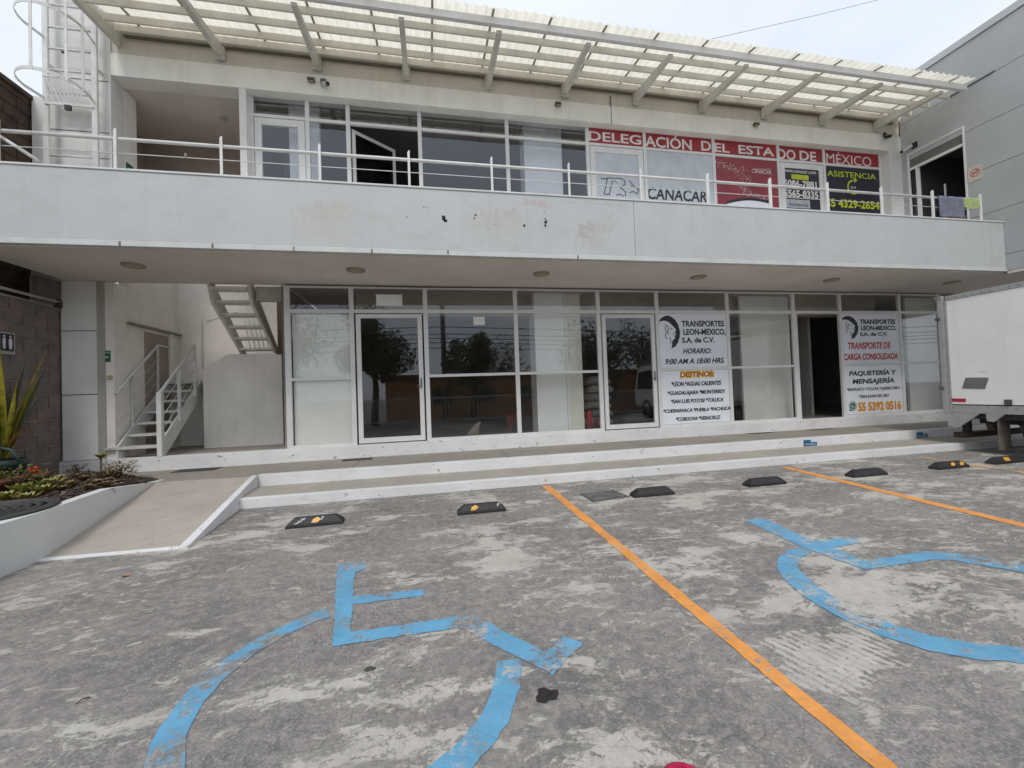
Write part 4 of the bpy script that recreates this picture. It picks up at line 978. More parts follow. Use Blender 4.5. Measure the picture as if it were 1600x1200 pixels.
q4 = poster('phone_poster', 'navy poster with white phone numbers in the door below the DO DE banner', UX[8]+.17, UX[9]-.17, UZF+.21, UZT-.17, YB, NAVY)
ptext('www.canacar.com', (1223.9, 268.3), (1274.9, 266.5), TB, LETW, q4, bold=.01)
def pbox(px0, py0, px1, py1, Y, name, mat, par):
    A = onY(px0, py1, Y); Bq = onY(px1, py0, Y); return flat([(A.x, A.z), (Bq.x, A.z), (Bq.x, Bq.z), (A.x, Bq.z)], Y, name, mat, par)
pbox(1236.8, 274.2, 1263.2, 279.8, TB, 'yellow_label', INKL, q4)
ptext('5086-7881', (1225, 290.2), (1275.8, 284.2), TB, LETW, q4, bold=.035)
ptext('5565-8335', (1225.4, 306.6), (1278.3, 299.4), TB, LETW, q4, bold=.035)
pbox(1228.8, 313.2, 1265.5, 324, TB, 'grey_label', M('label_grey', (.45, .46, .52), .5), q4)
ptext('Asistencia', (1232.5, 321.4), (1262.5, 317.2), TB-.002, INK, q4)
q5 = poster('assistance_poster', 'black poster with yellow word ASISTENCIA, below the MÉXICO banner', UX[9]+.04, UX[10]-.04, UZF+.052, UZT-.032, YB, NAVY)
ptext('ASISTENCIA', (1292.7, 274.6), (1368.4, 271.9), TB, INKL, q5, bold=.01)
disc(1333.5, 292.5, .19, TB, 'circle_arrow', INKL, q5, .145, 95, 330, 24)
A = onY(1335.5, 281.5, TB); MB().add([(A.x-.03, TB, A.z-.07), (A.x+.09, TB, A.z+.0), (A.x-.03, TB, A.z+.07)], [(0, 1, 2)]).build('arrow_head', INKL, q5)
ptext('24', (1329, 294.5), (1337, 291.2), TB, LETW, q5, bold=.01)
ptext('55 4329-2654', (1291, 321.9), (1374, 315.2), TB, INKL, q5, bold=.035)
# small papers, exit signs, step stickers
for px0, py0, px1, py1, lb_ in [(588, 460.5, 628, 478, 'white blank notice taped inside the transom above the first glass door'), (740, 495, 757, 508, 'small white square notice on the large window right of the first glass door')]:
    A = onY(px0, py1, -.008); Bq = onY(px1, py0, -.008); o = B(A.x, Bq.x, -.009, -.005, A.z, Bq.z).build('paper_notice', PAPER); tag(o, lb_, 'notice')
ex = thing('exit_sign', (-5.38, -.02, 2.17), 'small green emergency exit sign on the wall end beside the stairs', 'sign')
slab('plate', GREEN, -5.425, -5.325, -.019, -.0125, 2.17, 2.36, ex)
text('SALIDA', (-5.415, 2.31), (-5.335, 2.345), -.021, LETW, ex); slab('arrow', LETW, -5.41, -5.35, -.0215, -.0195, 2.24, 2.26, ex)
ex2 = thing('exit_sign', (-5.268, .13, 5.69), 'small green emergency exit sign on the upper hallway wall above the handrail', 'sign')
slab('plate', GREEN, -5.2715, -5.262, .33, .50, 5.62, 5.80, ex2); slab('arrow', LETW, -5.262, -5.260, .37, .46, 5.70, 5.72, ex2)
o = B(-5.40+.02, -5.30, -.019, -.0125, 1.86, 1.94).build('switch_plate', M('yellowed_switch', (.55, .47, .28), .5)); tag(o, 'small yellowed switch plate under the green exit sign by the stairs', 'switch')
for (x0, x1, lb_) in ((7.09, 7.40, 'blue parking sticker on the upper step face below the open doorway'), (9.89, 10.19, 'blue parking sticker on the upper step face near the truck bumper')):
    o = thing('step_sticker', ((x0+x1)/2, Y2, .12), lb_, 'sticker', 'blue stickers on the step face')
    BL_ = M('sticker_blue', (.012, .15, .30), .5, var=.15)
    slab('plate', BL_, x0, x1, Y2-.006, Y2-.0005, .145, .215, o); slab('tab', BL_, x0, x0+(x1-x0)*.55, Y2-.006, Y2-.0005, .2155, .262, o)
    text('PRIVADO', (x0+.03, .165), (x1-.03, .195), Y2-.008, LETW, o)

# ================================================================== CAMERAS AND FLOODLIGHTS
def cctv(p, aim, label, dark=False):
    o = thing('security_camera', p, label, 'security camera'); p = Vector(p); d = Vector(aim).normalized()
    MB().box(p.x-.05, p.x+.05, p.y-.03, p.y, p.z, p.z+.11, 0, .01).build('junction_box', BLACK if dark else M('camera_grey_box', (.12, .115, .1), .5), o)
    q = p+Vector((.02, -.05, -.02)); m = MB().tube([p+Vector((0, -.02, .03)), q], .014, 8); m.build('arm', STEEL, o)
    MB().tube([q-d*.04, q+d*.13], .042, 14).build('body', BLACK if dark else M('camera_shell_white', (.6, .6, .6), .4), o)
    MB().tube([q+d*.131, q+d*.15], .036, 14).build('lens', BLACK, o); return o
cctv((-1.83, -.01, 7.33), (.55, -.6, -.35), 'white bullet camera with dark lens on the beam above the left upper windows')
cctv((11.33, -.01, 7.46), (-.45, -.7, -.35), 'dark security camera at the top of the white pillar right of the banners', True)
def cctvx():
    o = thing('security_camera', (XR, -.35, 7.1), 'white security camera on the grey wall above the right upper doorway', 'security camera')
    MB().box(XR-.035, XR, -.36, -.24, 7.05, 7.19, 0, .01).build('junction_box', BLACK, o)
    MB().tube([(XR-.06, -.27, 7.12), (XR-.20, -.16, 7.03)], .042, 12).build('body', M('camera_shell_white', (.6, .6, .6), .4), o)
    MB().tube([(XR-.201, -.159, 7.03), (XR-.225, -.14, 7.015)], .036, 12).build('lens', BLACK, o)
cctvx()
for px, py, lb_ in [(486, 124, 'small dark floodlight on the beam, left of the white security camera'), (872, 162, 'small dark floodlight on the beam above the middle upper windows'), (1182, 194, 'small dark floodlight on the beam above the EL ESTA banner')]:
    p = onY(px, py, -.05); o = thing('floodlight', tuple(p), lb_, 'floodlight', 'small floodlights on the beam')
    MB().prism([(-.10, p.z-.02), (-.02, p.z-.035), (0, p.z+.02), (-.06, p.z+.04)], 'x', p.x-.06, p.x+.06).build('housing', M('floodlight_bronze', (.10, .08, .055), .5), o)
    slab('lens', M('floodlight_lens', (.35, .3, .2), .3), p.x-.045, p.x+.045, -.085, -.035, p.z-.04, p.z-.034, o)

# ================================================================== WHEEL STOPS
def wheel_stop(cx, cy, label, w=.60, rz=0, marks=()):
    o = thing('wheel_stop', (cx, cy, 0), label, 'wheel stop', 'rubber wheel stops on the parking floor')
    h, d, e = .10, .15, .085; x0, x1 = cx-w/2, cx+w/2; y0, y1 = cy-d/2, cy+d/2
    bm = bmesh.new()
    vs = [bm.verts.new(q) for q in [(x0, y0, 0), (x1, y0, 0), (x1, y1, 0), (x0, y1, 0), (x0+.01, y0+.004, .035), (x1-.01, y0+.004, .035), (x1-.01, y1-.004, .035), (x0+.01, y1-.004, .035),
                                     (x0+e, y0+.045, h), (x1-e, y0+.045, h), (x1-e, y1-.045, h), (x0+e, y1-.045, h)]]
    for f in [(0, 3, 2, 1), (0, 1, 5, 4), (1, 2, 6, 5), (2, 3, 7, 6), (3, 0, 4, 7), (4, 5, 9, 8), (5, 6, 10, 9), (6, 7, 11, 10), (7, 4, 8, 11), (8, 9, 10, 11)]: bm.faces.new([vs[i] for i in f])
    bmesh.ops.bevel(bm, geom=bm.edges[:], offset=.006, segments=2, affect='EDGES'); bm.verts.index_update()
    MB().add([q.co.copy() for q in bm.verts], [[q.index for q in f.verts] for f in bm.faces]).build('body', RUB, o); bm.free()
    # slope of the front face
    def fp(u, v): # u along x 0..1, v up the front slope 0..1
        return Vector((x0+w*u, y0+.004+(.041)*v-.0025, .035+(h-.035)*v+.002))
    for kind, u in marks:
        if kind == 'y': MB().add([fp(u, .12), fp(u+.10, .12), fp(u+.16, .55), fp(u+.10, .92), fp(u+.02, .6)], [(0, 1, 2, 3, 4)]).build('reflector', YEL, o)
        if kind == 'b': MB().add([fp(u, .15), fp(u+.16, .15), fp(u+.16, .9), fp(u, .9)], [(0, 1, 2, 3)]).build('reflector', YEL, o)
        if kind == 's':
            for du, v0, v1 in ((0, .1, .38), (.05, .3, .65), (.1, .55, .95)): MB().add([fp(u+du, v0), fp(u+du+.08, v0+.06), fp(u+du+.10, v1), fp(u+du+.02, v1-.1)], [(0, 1, 2, 3)]).build('scuffed_tape', SCRAP, o)
        if kind == 'g': MB().add([fp(u, .45), fp(u+.03, .4), fp(u+.07, .9), fp(u+.02, .95)], [(0, 1, 2, 3)]).build('scuffed_tape', SCRAP, o)
        if kind == 'h': MB().lathe([(0, h+.001), (.016, h+.001)], (x0+w*u, cy, 0), 10).build('bolt_hole', BLACK, o)
    if rz:
        o.rotation_euler.z = rz
    return o
wheel_stop(-1.33, -3.12, 'black rubber wheel stop with scuffed tape and one yellow reflector, nearest the ramp', marks=(('s', .15), ('y', .45), ('g', .60), ('h', .85)), rz=.03)
wheel_stop(.53, -3.21, 'black wheel stop with one yellow diamond, left of the orange line', .58, marks=(('y', .27), ('g', .80), ('h', .8)))
wheel_stop(2.77, -3.17, 'plain black wheel stop right next to the square manhole cover', .58, marks=(('h', .2), ('h', .8)))
wheel_stop(4.47, -3.17, 'plain black wheel stop between the manhole cover and the second orange line', .60, marks=(('h', .2), ('h', .8)))
wheel_stop(6.19, -3.18, 'plain black wheel stop just right of the second orange line', .62, marks=(('h', .2), ('h', .8)))
wheel_stop(7.75, -3.18, 'black wheel stop with two worn yellow patches, left of the truck', .62, marks=(('y', .42), ('y', .70)))
wheel_stop(8.95, -3.18, 'black wheel stop with a yellow square in front of the truck mudguard', .72, marks=(('b', .28),))

# manhole cover, drains and litter
mh = thing('manhole_cover', (2.17, -3.0, 0), 'square grey steel manhole cover set in the floor beside the orange line', 'manhole cover')
MET = M('dull_steel_cover', (.14, .14, .135), .6, metal=.3, var=.3, scale=8, bump=.4)
MB().hexa([(1.92, -3.25, .0), (2.46, -3.16, .0), (2.40, -2.78, .0), (1.90, -2.82, .0)], [(1.92, -3.25, .006), (2.46, -3.16, .006), (2.40, -2.78, .006), (1.90, -2.82, .006)]).build('frame', MET, mh)
MB().hexa([(1.95, -3.20, .006), (2.41, -3.13, .006), (2.36, -2.81, .006), (1.94, -2.85, .006)], [(1.96, -3.19, .011), (2.40, -3.12, .011), (2.35, -2.82, .011), (1.95, -2.86, .011)]).build('lid', M('manhole_lid', (.20, .20, .195), .6, metal=.2, var=.35, scale=9, bump=.6), mh)
DRN = M('drain_dark', (.05, .045, .04), .7, var=.3)
for (x0, x1, y0, y1, lb_) in [(-1.62, -1.10, -.42, -.18, 'dark floor drain cover on the walkway below the first glass door'), (-4.25, -3.60, -.45, -.13, 'dark rectangular floor cover on the walkway in front of the stairs'), (6.8, 7.42, -.27, -.14, 'dark floor cover on the walkway below the window with white panel'), (8.38, 9.02, -.27, -.15, 'dark floor cover on the walkway below the open doorway')]:
    z = WALKZ-.004 if x0 < -2.7 else WALKZ
    o = MB().box(x0, x1, y0, y1, z, z+.006, 0, .002).build('floor_cover', DRN); tag(o, lb_, 'floor cover')
lf = MB().add([(-2.56, -4.12, .004), (-2.53, -4.16, .02), (-2.50, -4.12, .006), (-2.53, -4.09, .012)], [(0, 1, 2), (0, 2, 3)]).build('fallen_leaf', M('dead_leaf_orange', (.42, .20, .10), .8)); tag(lf, 'single dry orange leaf on the parking floor in front of the ramp', 'leaf')
tw = MB().tube([onZ(118, 1100, .006), onZ(128, 1092, .012), onZ(141, 1089, .006)], .003, 5).build('twig', M('twig_dark', (.08, .07, .06), .9)); tag(tw, 'thin dark twig on the parking floor at the lower left', 'twig')
# crimson knitted thing at the lower edge
pk = MB(); rr = random.Random(3); c_ = onZ(1070, 1216, .05)
for k in range(420):
    a = rr.uniform(0, 6.283); e = rr.uniform(0, 1.45); r0_ = .062
    n_ = Vector((math.cos(a)*math.cos(e), math.sin(a)*math.cos(e), math.sin(e))); p = c_+Vector((n_.x*r0_*1.3, n_.y*r0_, n_.z*.03-.02)); q = p+n_*rr.uniform(.004, .012)
    t_ = n_.cross(Vector((rr.uniform(-1, 1), rr.uniform(-1, 1), rr.uniform(-1, 1)))).normalized()*.006; pk.add([p-t_, p+t_, q], [(0, 1, 2)])
pk.lathe([(0, .012), (.05, .008), (.075, -.01), (.08, -.03), (.07, -.05)], c_, 24)
o = pk.build('pompom', M('crimson_wool', (.62, .015, .10), .9, var=.2, scale=60, bump=.6)); tag(o, 'crimson woolly pompom at the bottom edge of the picture', 'pompom')

# ================================================================== TRUCK
tk = thing('box_truck', (10.8, -5, 0), 'white box truck backed up to the steps at the right edge', 'truck')
TX0, TX1, TY1, TY0 = 9.62, 11.72, -2.08, -7.6; TZ0, TZ1 = .80, 2.93
slab('cargo_box', TRW, TX0, TX1, TY0, TY1-.02, TZ0+.08, TZ1-.09, tk, .004)
slab('top_rail', TRG, TX0-.012, TX1+.012, TY0-.01, TY1, TZ1-.09, TZ1, tk, .008)
slab('bottom_rail', TRG, TX0-.012, TX1+.012, TY0-.01, TY1-.03, TZ0-.08, TZ0+.06, tk, .006)
slab('corner_post', TRG, TX0-.012, TX0+.06, TY1-.03, TY1+.015, TZ0-.08, TZ1, tk, .008)
MB().box(TX0-.035, TX0+.03, TY1+.016, TY1+.10, TZ0-.10, TZ1-.0, 0, .008).build('door_hinge_post', TRG, tk)
MB().prism([(TX0-.1+.02, TZ1+.01), (TX0+.06, TZ1+.01), (TX0+.06, TZ1-.10), (TX0-.0, TZ1-.10)], 'y', TY1+.02, TY1+.12).build('gutter_corner', TRG, tk)
slab('rear_door', TRW, TX0+.07, TX1-.07, TY1-.02, TY1+.0, TZ0, TZ1-.1, tk)
for z in (TZ0+.35, TZ1-.45): slab('door_hinge', HANDLE, TX0-.05, TX0+.02, TY1+.06, TY1+.14, z, z+.06, tk, .006)
# rivet line and panel seams
for y in (-3.6, -5.0, -6.4): slab('panel_seam', TRG, TX0-.004, TX0+.001, y, y+.015, TZ0+.08, TZ1-.1, tk)
rv = MB()
for k in range(44):
    y = TY1-.06-.12*k; rv.box(TX0-.016, TX0-.011, y-.008, y+.008, TZ0+.02, TZ0+.036); rv.box(TX0-.016, TX0-.011, y-.008, y+.008, TZ1-.055, TZ1-.039)
for k in range(16):
    z = TZ0+.1+.125*k; rv.box(TX0-.016, TX0-.011, TY1-.022, TY1-.008, z, z+.014)
rv.build('rivets', HANDLE, tk, kind='stuff')
slab('marker_lamp', M('amber_lamp', (.5, .18, .02), .3), TX0-.03, TX0-.012, -4.3, -4.2, TZ0-.04, TZ0+.0, tk, .004)
# grey tape rhombus, red reflector with lettering, latch
def tX(q): p = onX(*q, TX0-.006); return (TX0-.006, p.y, p.z)
MB().add([tX((1508.5, 590)), tX((1545, 590)), tX((1539, 608)), tX((1503, 607))], [(0, 1, 2, 3)]).build('grey_patch', M('grey_patch_tape', (.19, .19, .19), .5), tk)
MB().add([tX((1486, 622.5)), tX((1509, 623)), tX((1509, 628.5)), tX((1486, 627.5))], [(0, 1, 2, 3)]).build('red_reflector', M('reflector_red', (.55, .02, .04), .4), tk)
p = onX(1575, 628, TX0-.02); slab('latch', M('latch_metal', (.12, .12, .12), .4, metal=.5), TX0-.035, TX0-.001, p.y-.045, p.y+.045, p.z-.05, p.z+.04, tk, .005)
p = onX(1534, 581, TX0-.005); slab('scratch', TRG, TX0-.003, TX0+.002, p.y-.06, p.y+.05, p.z, p.z+.006, tk)
# rear under-skirt: sloped plate, chassis, bumper
MB().prism([(TY1+.02, TZ0-.08), (TY1+.05, .47), (TY1-.10, .44), (TY1-.42, TZ0-.08)], 'x', TX0-.01, TX0+.03).build('rear_skirt', TRG, tk)
MB().prism([(-2.58, TZ0-.08), (-2.59, TZ0-.21), (-2.68, TZ0-.22), (-2.82, TZ0-.08)], 'x', TX0-.01, TX0+.04).build('bracket', TRG, tk)
slab('floor_frame', TRD, TX0+.05, TX1-.05, TY0, TY1-.05, .62, .718, tk)
for x in (10.15, 11.05): slab('chassis_rail', TRD, x, x+.09, -10.6, TY1-.1, .50, .62, tk)
for y in (-2.3, -2.75): MB().prism([(10.2, .62), (10.5, .62), (10.42, .36), (10.3, .36)], 'y', y, y+.1).build('hanger', RUSTY, tk)
slab('bumper', M('rusty_bumper', (.07, .045, .04), .8, var=.3), TX0+.05, TX1-.05, -2.22, -2.06, .25, .35, tk, .01)
for x in (TX0+.22, TX1-.4): slab('bumper_arm', TRD, x, x+.08, -2.20, -2.1, .34, .66, tk)
slab('mud_flap', RUSTY, TX0+.04, TX0+.30, -2.72, -2.69, .08, .62, tk, .006)
MB().box(TX0+.02, TX0+.36, -2.82, -2.56, .20, .60, 0, .05).build('side_tank', RUSTY, tk) if False else None
def wheel(x, y, r=.44, w_=.26, nm='wheel'):
    o = MB(); pr = [(-w_/2, r*.62), (-w_/2, r*.94), (-w_/2+.03, r), (w_/2-.03, r), (w_/2, r*.94), (w_/2, r*.62)]
    n = 28; vs = []
    for px_, pr_ in pr:
        for k in range(n): a = 2*math.pi*k/n; vs.append((x+px_, y+pr_*math.cos(a), r+pr_*math.sin(a)))
    o.add(vs, [(i*n+k, i*n+(k+1) % n, (i+1)*n+(k+1) % n, (i+1)*n+k) for i in range(len(pr)-1) for k in range(n)], 0, True)
    W = o.build(nm, TYRE, tk)
    m = MB().tube([(x-w_/2+.05, y, r), (x+w_/2-.05, y, r)], r*.62, 24); m.tube([(x-w_/2-.01, y, r), (x+w_/2+.01, y, r)], r*.2, 12); m.build('rim', M('rim_grey', (.3, .3, .3), .5, metal=.3), W)
for x in (TX0+.17, TX1-.17): wheel(x, -3.42); wheel(x, -9.2)
slab('axle', TRD, TX0+.3, TX1-.3, -3.47, -3.37, .38, .48, tk)
# cab
cb = MB().prism([(-7.75, .55), (-10.2, .55), (-10.25, 1.3), (-9.9, 2.25), (-9.7, 2.4), (-7.75, 2.45)], 'x', TX0+.05, TX1-.05); cb.build('cab', TRW, tk)
MB().prism([(-8.6, 1.35), (-10.0, 1.35), (-9.82, 2.15), (-8.6, 2.2)], 'x', TX0+.035, TX0+.049).build('side_window', GLSD, tk)
slab('windscreen', GLSD, TX0+.2, TX1-.2, -10.26, -10.05, 1.35, 2.1, tk)

# ================================================================== PLANTS
def leafblade(mb, base, d, L_, w_, bend, mi=0, n=6, fold=.25):
    base = Vector(base); d = Vector(d).normalized(); side = d.cross(Vector((0, 0, 1)))
    side = side.normalized() if side.length > .1 else Vector((1, 0, 0)); nrm = side.cross(d)
    c = []; p = base.copy(); dd = d.copy()
    for k in range(n+1):
        q = k/n; ww = w_*(.55+1.2*q if q < .35 else 1.0)*(1-max(0, q-.45)**1.6*3.0)
        ww = max(ww, .002); c.append((p-side*ww+nrm*ww*fold, p.copy(), p+side*ww+nrm*ww*fold))
        dd = (dd+Vector((0, 0, -bend/n))).normalized(); p = p+dd*(L_/n)
    vs = [x for t3 in c for x in t3]; mb.add(vs, [(3*k+j, 3*k+j+1, 3*k+j+4, 3*k+j+3) for k in range(n) for j in (0, 1)], mi, True)
def leafmat(name, a, b, rough=.45):
    t = NT(name); n1 = t.noise(t.pos(), 9, 5, .6); n2 = t.noise(t.pos((30, 30, 2)), 1, 4, .6)
    c = t.mix(t.ramp(n1, .35, .65), a, b); c = t.mix(t.math('MULTIPLY', t.ramp(n2, .45, .7), .5), c, tuple(k*.6 for k in a)); t.col(c); t.rough(rough)
    return t.m
FX1 = leafmat('flax_green_yellow', (.20, .19, .02), (.55, .46, .05)); FX2 = leafmat('flax_bronze', (.24, .11, .02), (.38, .20, .03)); FX3 = leafmat('flax_dark_green', (.03, .055, .02), (.09, .10, .025))
fx = thing('flax_plant', (-5.62, -1.0, .4), 'tall spiky flax plant with yellow-green and bronze blades at the left edge', 'plant')
rr = random.Random(11)
tips = [((75, 552), FX1, .05), ((38, 598), FX2, .045), ((54, 575), FX3, .04), ((8, 548), FX1, .06), ((2, 560), FX2, .05), ((30, 560), FX3, .045), ((74, 640), FX2, .05), ((60, 590), FX1, .045), ((66, 612), FX3, .04), ((46, 588), FX1, .04), ((20, 600), FX1, .04), ((45, 620), FX1, .035), ((-20, 540), FX3, .05), ((-30, 580), FX1, .05), ((62, 600), FX3, .035), ((-15, 570), FX2, .05), ((12, 580), FX3, .05), ((30, 655), FX1, .03), ((52, 655), FX2, .04), ((-8, 620), FX3, .05), ((33, 575), FX2, .035)]
fb = onY(4, 716, -1.15)
for (px, py), m_, w_ in tips:
    tip = onY(px, py, -1.0+rr.uniform(-.25, .25)); d = tip-(fb+Vector((rr.uniform(-.05, .05), rr.uniform(-.05, .05), 0))); m = MB()
    leafblade(m, fb+Vector((rr.uniform(-.07, .07), rr.uniform(-.06, .06), 0)), d+Vector((0, 0, d.length*.10)), d.length*1.04, w_*.82, .22, n=8); m.build('leaf', m_, fx)
def rosette(c, rad, mats, label, nl=16, tall=0, name='succulent', cat='succulent', grp='succulents in the planting bed'):
    o = thing(name, tuple(c), label, cat, grp); m = MB(); c = Vector(c)+Vector((0, 0, tall))
    for k in range(nl):
        a = k*2.399; q = k/nl; e = .35+.95*q
        L_ = rad*(1-.55*q); d = Vector((math.cos(a)*math.cos(e), math.sin(a)*math.cos(e), math.sin(e)))
        leafblade(m, c, d, L_, rad*.20, -.25, 0 if q > .45 else 1, n=3, fold=.3)
    m.build('foliage', mats, o)
    if tall: MB().tube([c-Vector((0, 0, tall)), c], .012, 6).build('stem', M('succulent_stem', (.12, .08, .05), .9), o)
    return o
SG = leafmat('succulent_lime', (.22, .27, .05), (.42, .45, .10)); SR = leafmat('succulent_red_edge', (.24, .13, .05), (.25, .24, .06)); SD = leafmat('succulent_dark', (.10, .045, .035), (.16, .09, .05)); SP = leafmat('succulent_pale', (.36, .33, .12), (.5, .46, .22))
def at(px, py, z=.36): p = onZ(px, py, z); return (p.x, p.y, z)
ros = [(62, 748, .16, (SG, SR), 'large lime succulent rosette, the highest of the cluster left of the pots'), (82, 757, .13, (SG, SR), 'lime rosette at the right of the big yellow-green cluster'), (36, 772, .16, (SG, SG), 'flat bright green rosette in front of the red pot'), (66, 772, .13, (SG, SR), 'small lime rosette between the green rosettes, nearest the soil edge'), (12, 764, .15, (SP, SG), 'pale yellow-green rosette at the left picture edge'), (8, 782, .12, (SG, SR), 'green rosette lowest at the left edge above the round grate'),
       (62, 733, .12, (SP, SR), 'pale pinkish rosette just right of the terracotta pot'), (120, 748, .09, (SR, SD), 'small reddish rosette alone in mid bed'), (108, 760, .09, (SP, SR), 'tiny pale rosette among the dead leaves'), (150, 757, .08, (SP, SD), 'small pale rosette near the white wall'), (175, 742, .08, (SD, SD), 'dark purple rosette under the plinth'), (96, 768, .09, (SR, SD), 'small bronze rosette left of the dead leaves'), (48, 760, .12, (SR, SG), 'red-edged rosette in the middle of the lime cluster'), (138, 765, .08, (SD, SR), 'dark rosette close to the white wall edge')]
for px, py, rad, m_, lb_ in ros: rosette(at(px, py, .40), rad*1.45, list(m_), lb_, nl=22)
for px, py, rad, m_, lb_ in [(25, 765, .17, (SG, SR), 'broad lime rosette directly in front of the dark red pot'), (78, 762, .15, (SG, SP), 'bright lime rosette at the front right of the cluster'), (92, 752, .11, (SP, SR), 'small pale rosette right of the lime cluster'), (130, 752, .10, (SR, SD), 'bronze rosette in the middle of the dead leaves'), (40, 785, .13, (SG, SR), 'lime rosette just above the round grate rim'), (165, 760, .08, (SD, SR), 'tiny dark rosette at the white wall crest')]: rosette(at(px, py, .40), rad*1.4, list(m_), lb_, nl=24)
rosette(at(158, 748, .34), .14, [SP, SR], 'tall-stemmed pale succulent against the white plinth', 18, .30)
# leafy red-tipped bush
def bush(c, rad, h, n, mats, label, name='shrub', cat='plant', lf=.05):
    o = thing(name, tuple(c), label, cat); m = MB(); c = Vector(c)
    for k in range(n):
        a = rr.uniform(0, 6.28); q = rr.random()**.5*rad; z = rr.uniform(.02, h); p = c+Vector((math.cos(a)*q, math.sin(a)*q, z)); d = Vector((math.cos(a)+rr.uniform(-.4, .4), math.sin(a)+rr.uniform(-.4, .4), rr.uniform(.1, 1)))
        leafblade(m, p, d, lf*rr.uniform(.7, 1.3), lf*.26, .3, rr.randrange(len(mats)), n=2)
    m.build('foliage', mats, o); m = MB()
    for k in range(5): m.tube([c, c+Vector((rr.uniform(-rad, rad)*.6, rr.uniform(-rad, rad)*.6, h*.8))], .007, 5)
    m.build('stems', M('succulent_stem', (0, 0, 0)), o); return o
bush(at(188, 745, .36), .20, .22, 260, [SD, SR, SP], 'low red-tipped succulent bush at the right end of the bed')
bush(at(168, 750, .36), .13, .14, 120, [SD, SR], 'dark low leafy plant beside the tall pale succulent')
bush(at(120, 744, .36), .12, .17, 110, [SD, leafmat('moss_brown', (.10, .09, .03), (.2, .16, .04))], 'brownish feathery plant in front of the plinth corner')
bush(at(30, 758, .50), .20, .22, 200, [SG, SR, FX3], 'loose leafy plant above the red pot')
# pots
def pot(c, r1_, r2_, h, mat, label, name='plant_pot'):
    o = thing(name, tuple(c), label, 'plant pot'); MB().lathe([(0, 0), (r1_, 0), (r2_, h*.80), (r2_*1.06, h*.81), (r2_*1.06, h), (r2_*.95, h), (r2_*.92, h*.9), (0, h*.88)], c, 28).build('body', mat, o); return o
q1_ = onZ(22, 778, .32); q2_ = onZ(54, 770, .32)
pot((q1_.x, q1_.y, .31), .12, .15, .26, M('maroon_pot', (.10, .012, .015), .5, var=.15), 'dark red plastic plant pot at the left edge')
pot((q2_.x, q2_.y, .31), .10, .13, .26, M('terracotta_pot', (.20, .09, .055), .8, var=.2), 'terracotta pot right of the dark red pot')
pot((fb.x, fb.y, .20), .18, .22, fb.z-.22, M('dark_green_pot', (.03, .055, .05), .5, var=.2), 'large dark green pot holding the flax plant')
MB().tube([tuple(onY(-12, 705, -1.3)), tuple(onY(2, 700, -1.3)), tuple(onY(18, 703, -1.3)), tuple(onY(30, 720, -1.3))], .02, 8).build('hose', M('green_hose', (.04, .10, .08), .5)); tag(bpy.data.objects['hose'], 'short grey-green hose loop lying over the large dark pot', 'hose')
fl = MB()
for k in range(26):
    a = k*.82; leafblade(fl, (q2_.x-.03+.02*math.cos(a*3), q2_.y+.03, .56+.002*k), (math.cos(a), math.sin(a), .3+.05*k), .065, .028, .2, n=2)
o = fl.build('orange_flower', M('flower_orange_red', (.75, .10, .03), .6)); tag(o, 'bright orange-red flower above the terracotta pot', 'flower')
# round slotted lid on the bed
gl = thing('round_grate', (-4.22, -3.42, .45), 'round black slotted grate lying on the bed beside the white low wall', 'grate')
GM = M('grate_grey_green', (.055, .06, .055), .6, var=.2)
MB().lathe([(.50, .445), (.56, .445), (.58, .46), (.56, .475), (.50, .475), (.50, .445)], (-4.22, -3.42, 0), 48).build('rim', GM, gl)
for r_o in (.44, .37, .30, .23, .16):
    MB().lathe([(r_o-.018, .455), (r_o+.018, .455), (r_o+.018, .47), (r_o-.018, .47), (r_o-.018, .455)], (-4.22, -3.42, 0), 40).build('ring', GM, gl)
for k in range(6):
    a = k*math.pi/3+.3; MB().tube([(-4.22+.1*math.cos(a), -3.42+.1*math.sin(a), .455), (-4.22+.52*math.cos(a), -3.42+.52*math.sin(a), .455)], .014, 6).build('spoke', GM, gl)

# ================================================================== THINGS INSIDE THE SHOP
SACK = [M('sack_pale', (.42, .41, .38), .9, var=.15, scale=10, bump=.4), M('sack_grey', (.30, .30, .29), .9, var=.15, scale=10, bump=.4), M('sack_tan', (.33, .28, .20), .9, var=.15, scale=10, bump=.4)]
def sack(x, y, z, w_, d_, h_, mat, label, rz=0):
    m = MB(); n, k_ = 16, 9; vs = []
    for j in range(k_+1):
        v = -math.pi/2+math.pi*j/k_
        for i in range(n):
            u = 2*math.pi*i/n; cu, su = math.cos(u), math.sin(u); e = .55
            f = lambda t_: math.copysign(abs(t_)**e, t_)
            xx, yy, zz = f(cu)*math.cos(v)**.6*w_/2, f(su)*math.cos(v)**.6*d_/2, math.sin(v)*h_/2
            zz += .012*math.sin(xx*30+z*9)+.008*math.sin(yy*40); zz -= .05*(abs(xx)/(w_/2))**3
            vs.append((x+xx*math.cos(rz)-yy*math.sin(rz), y+xx*math.sin(rz)+yy*math.cos(rz), z+h_/2+zz))
    m.add(vs, [(j*n+i, j*n+(i+1) % n, (j+1)*n+(i+1) % n, (j+1)*n+i) for j in range(k_) for i in range(n)], 0, True)
    o = m.build('sack', mat); tag(o, label, 'sack', 'stacked sacks behind the second door')
names = ['bottom', 'second from the bottom', 'third from the bottom', 'fourth from the bottom', 'second from the top', 'topmost']
for k in range(6):
    sack(3.78+rr.uniform(-.05, .05), 1.0, ZS+.03+.19*k, .78-.05*(k > 3), .5, .20, SACK[k % 2], f'pale stuffed sack, {names[k]} of the stack behind the second glass door', rr.uniform(-.12, .12))
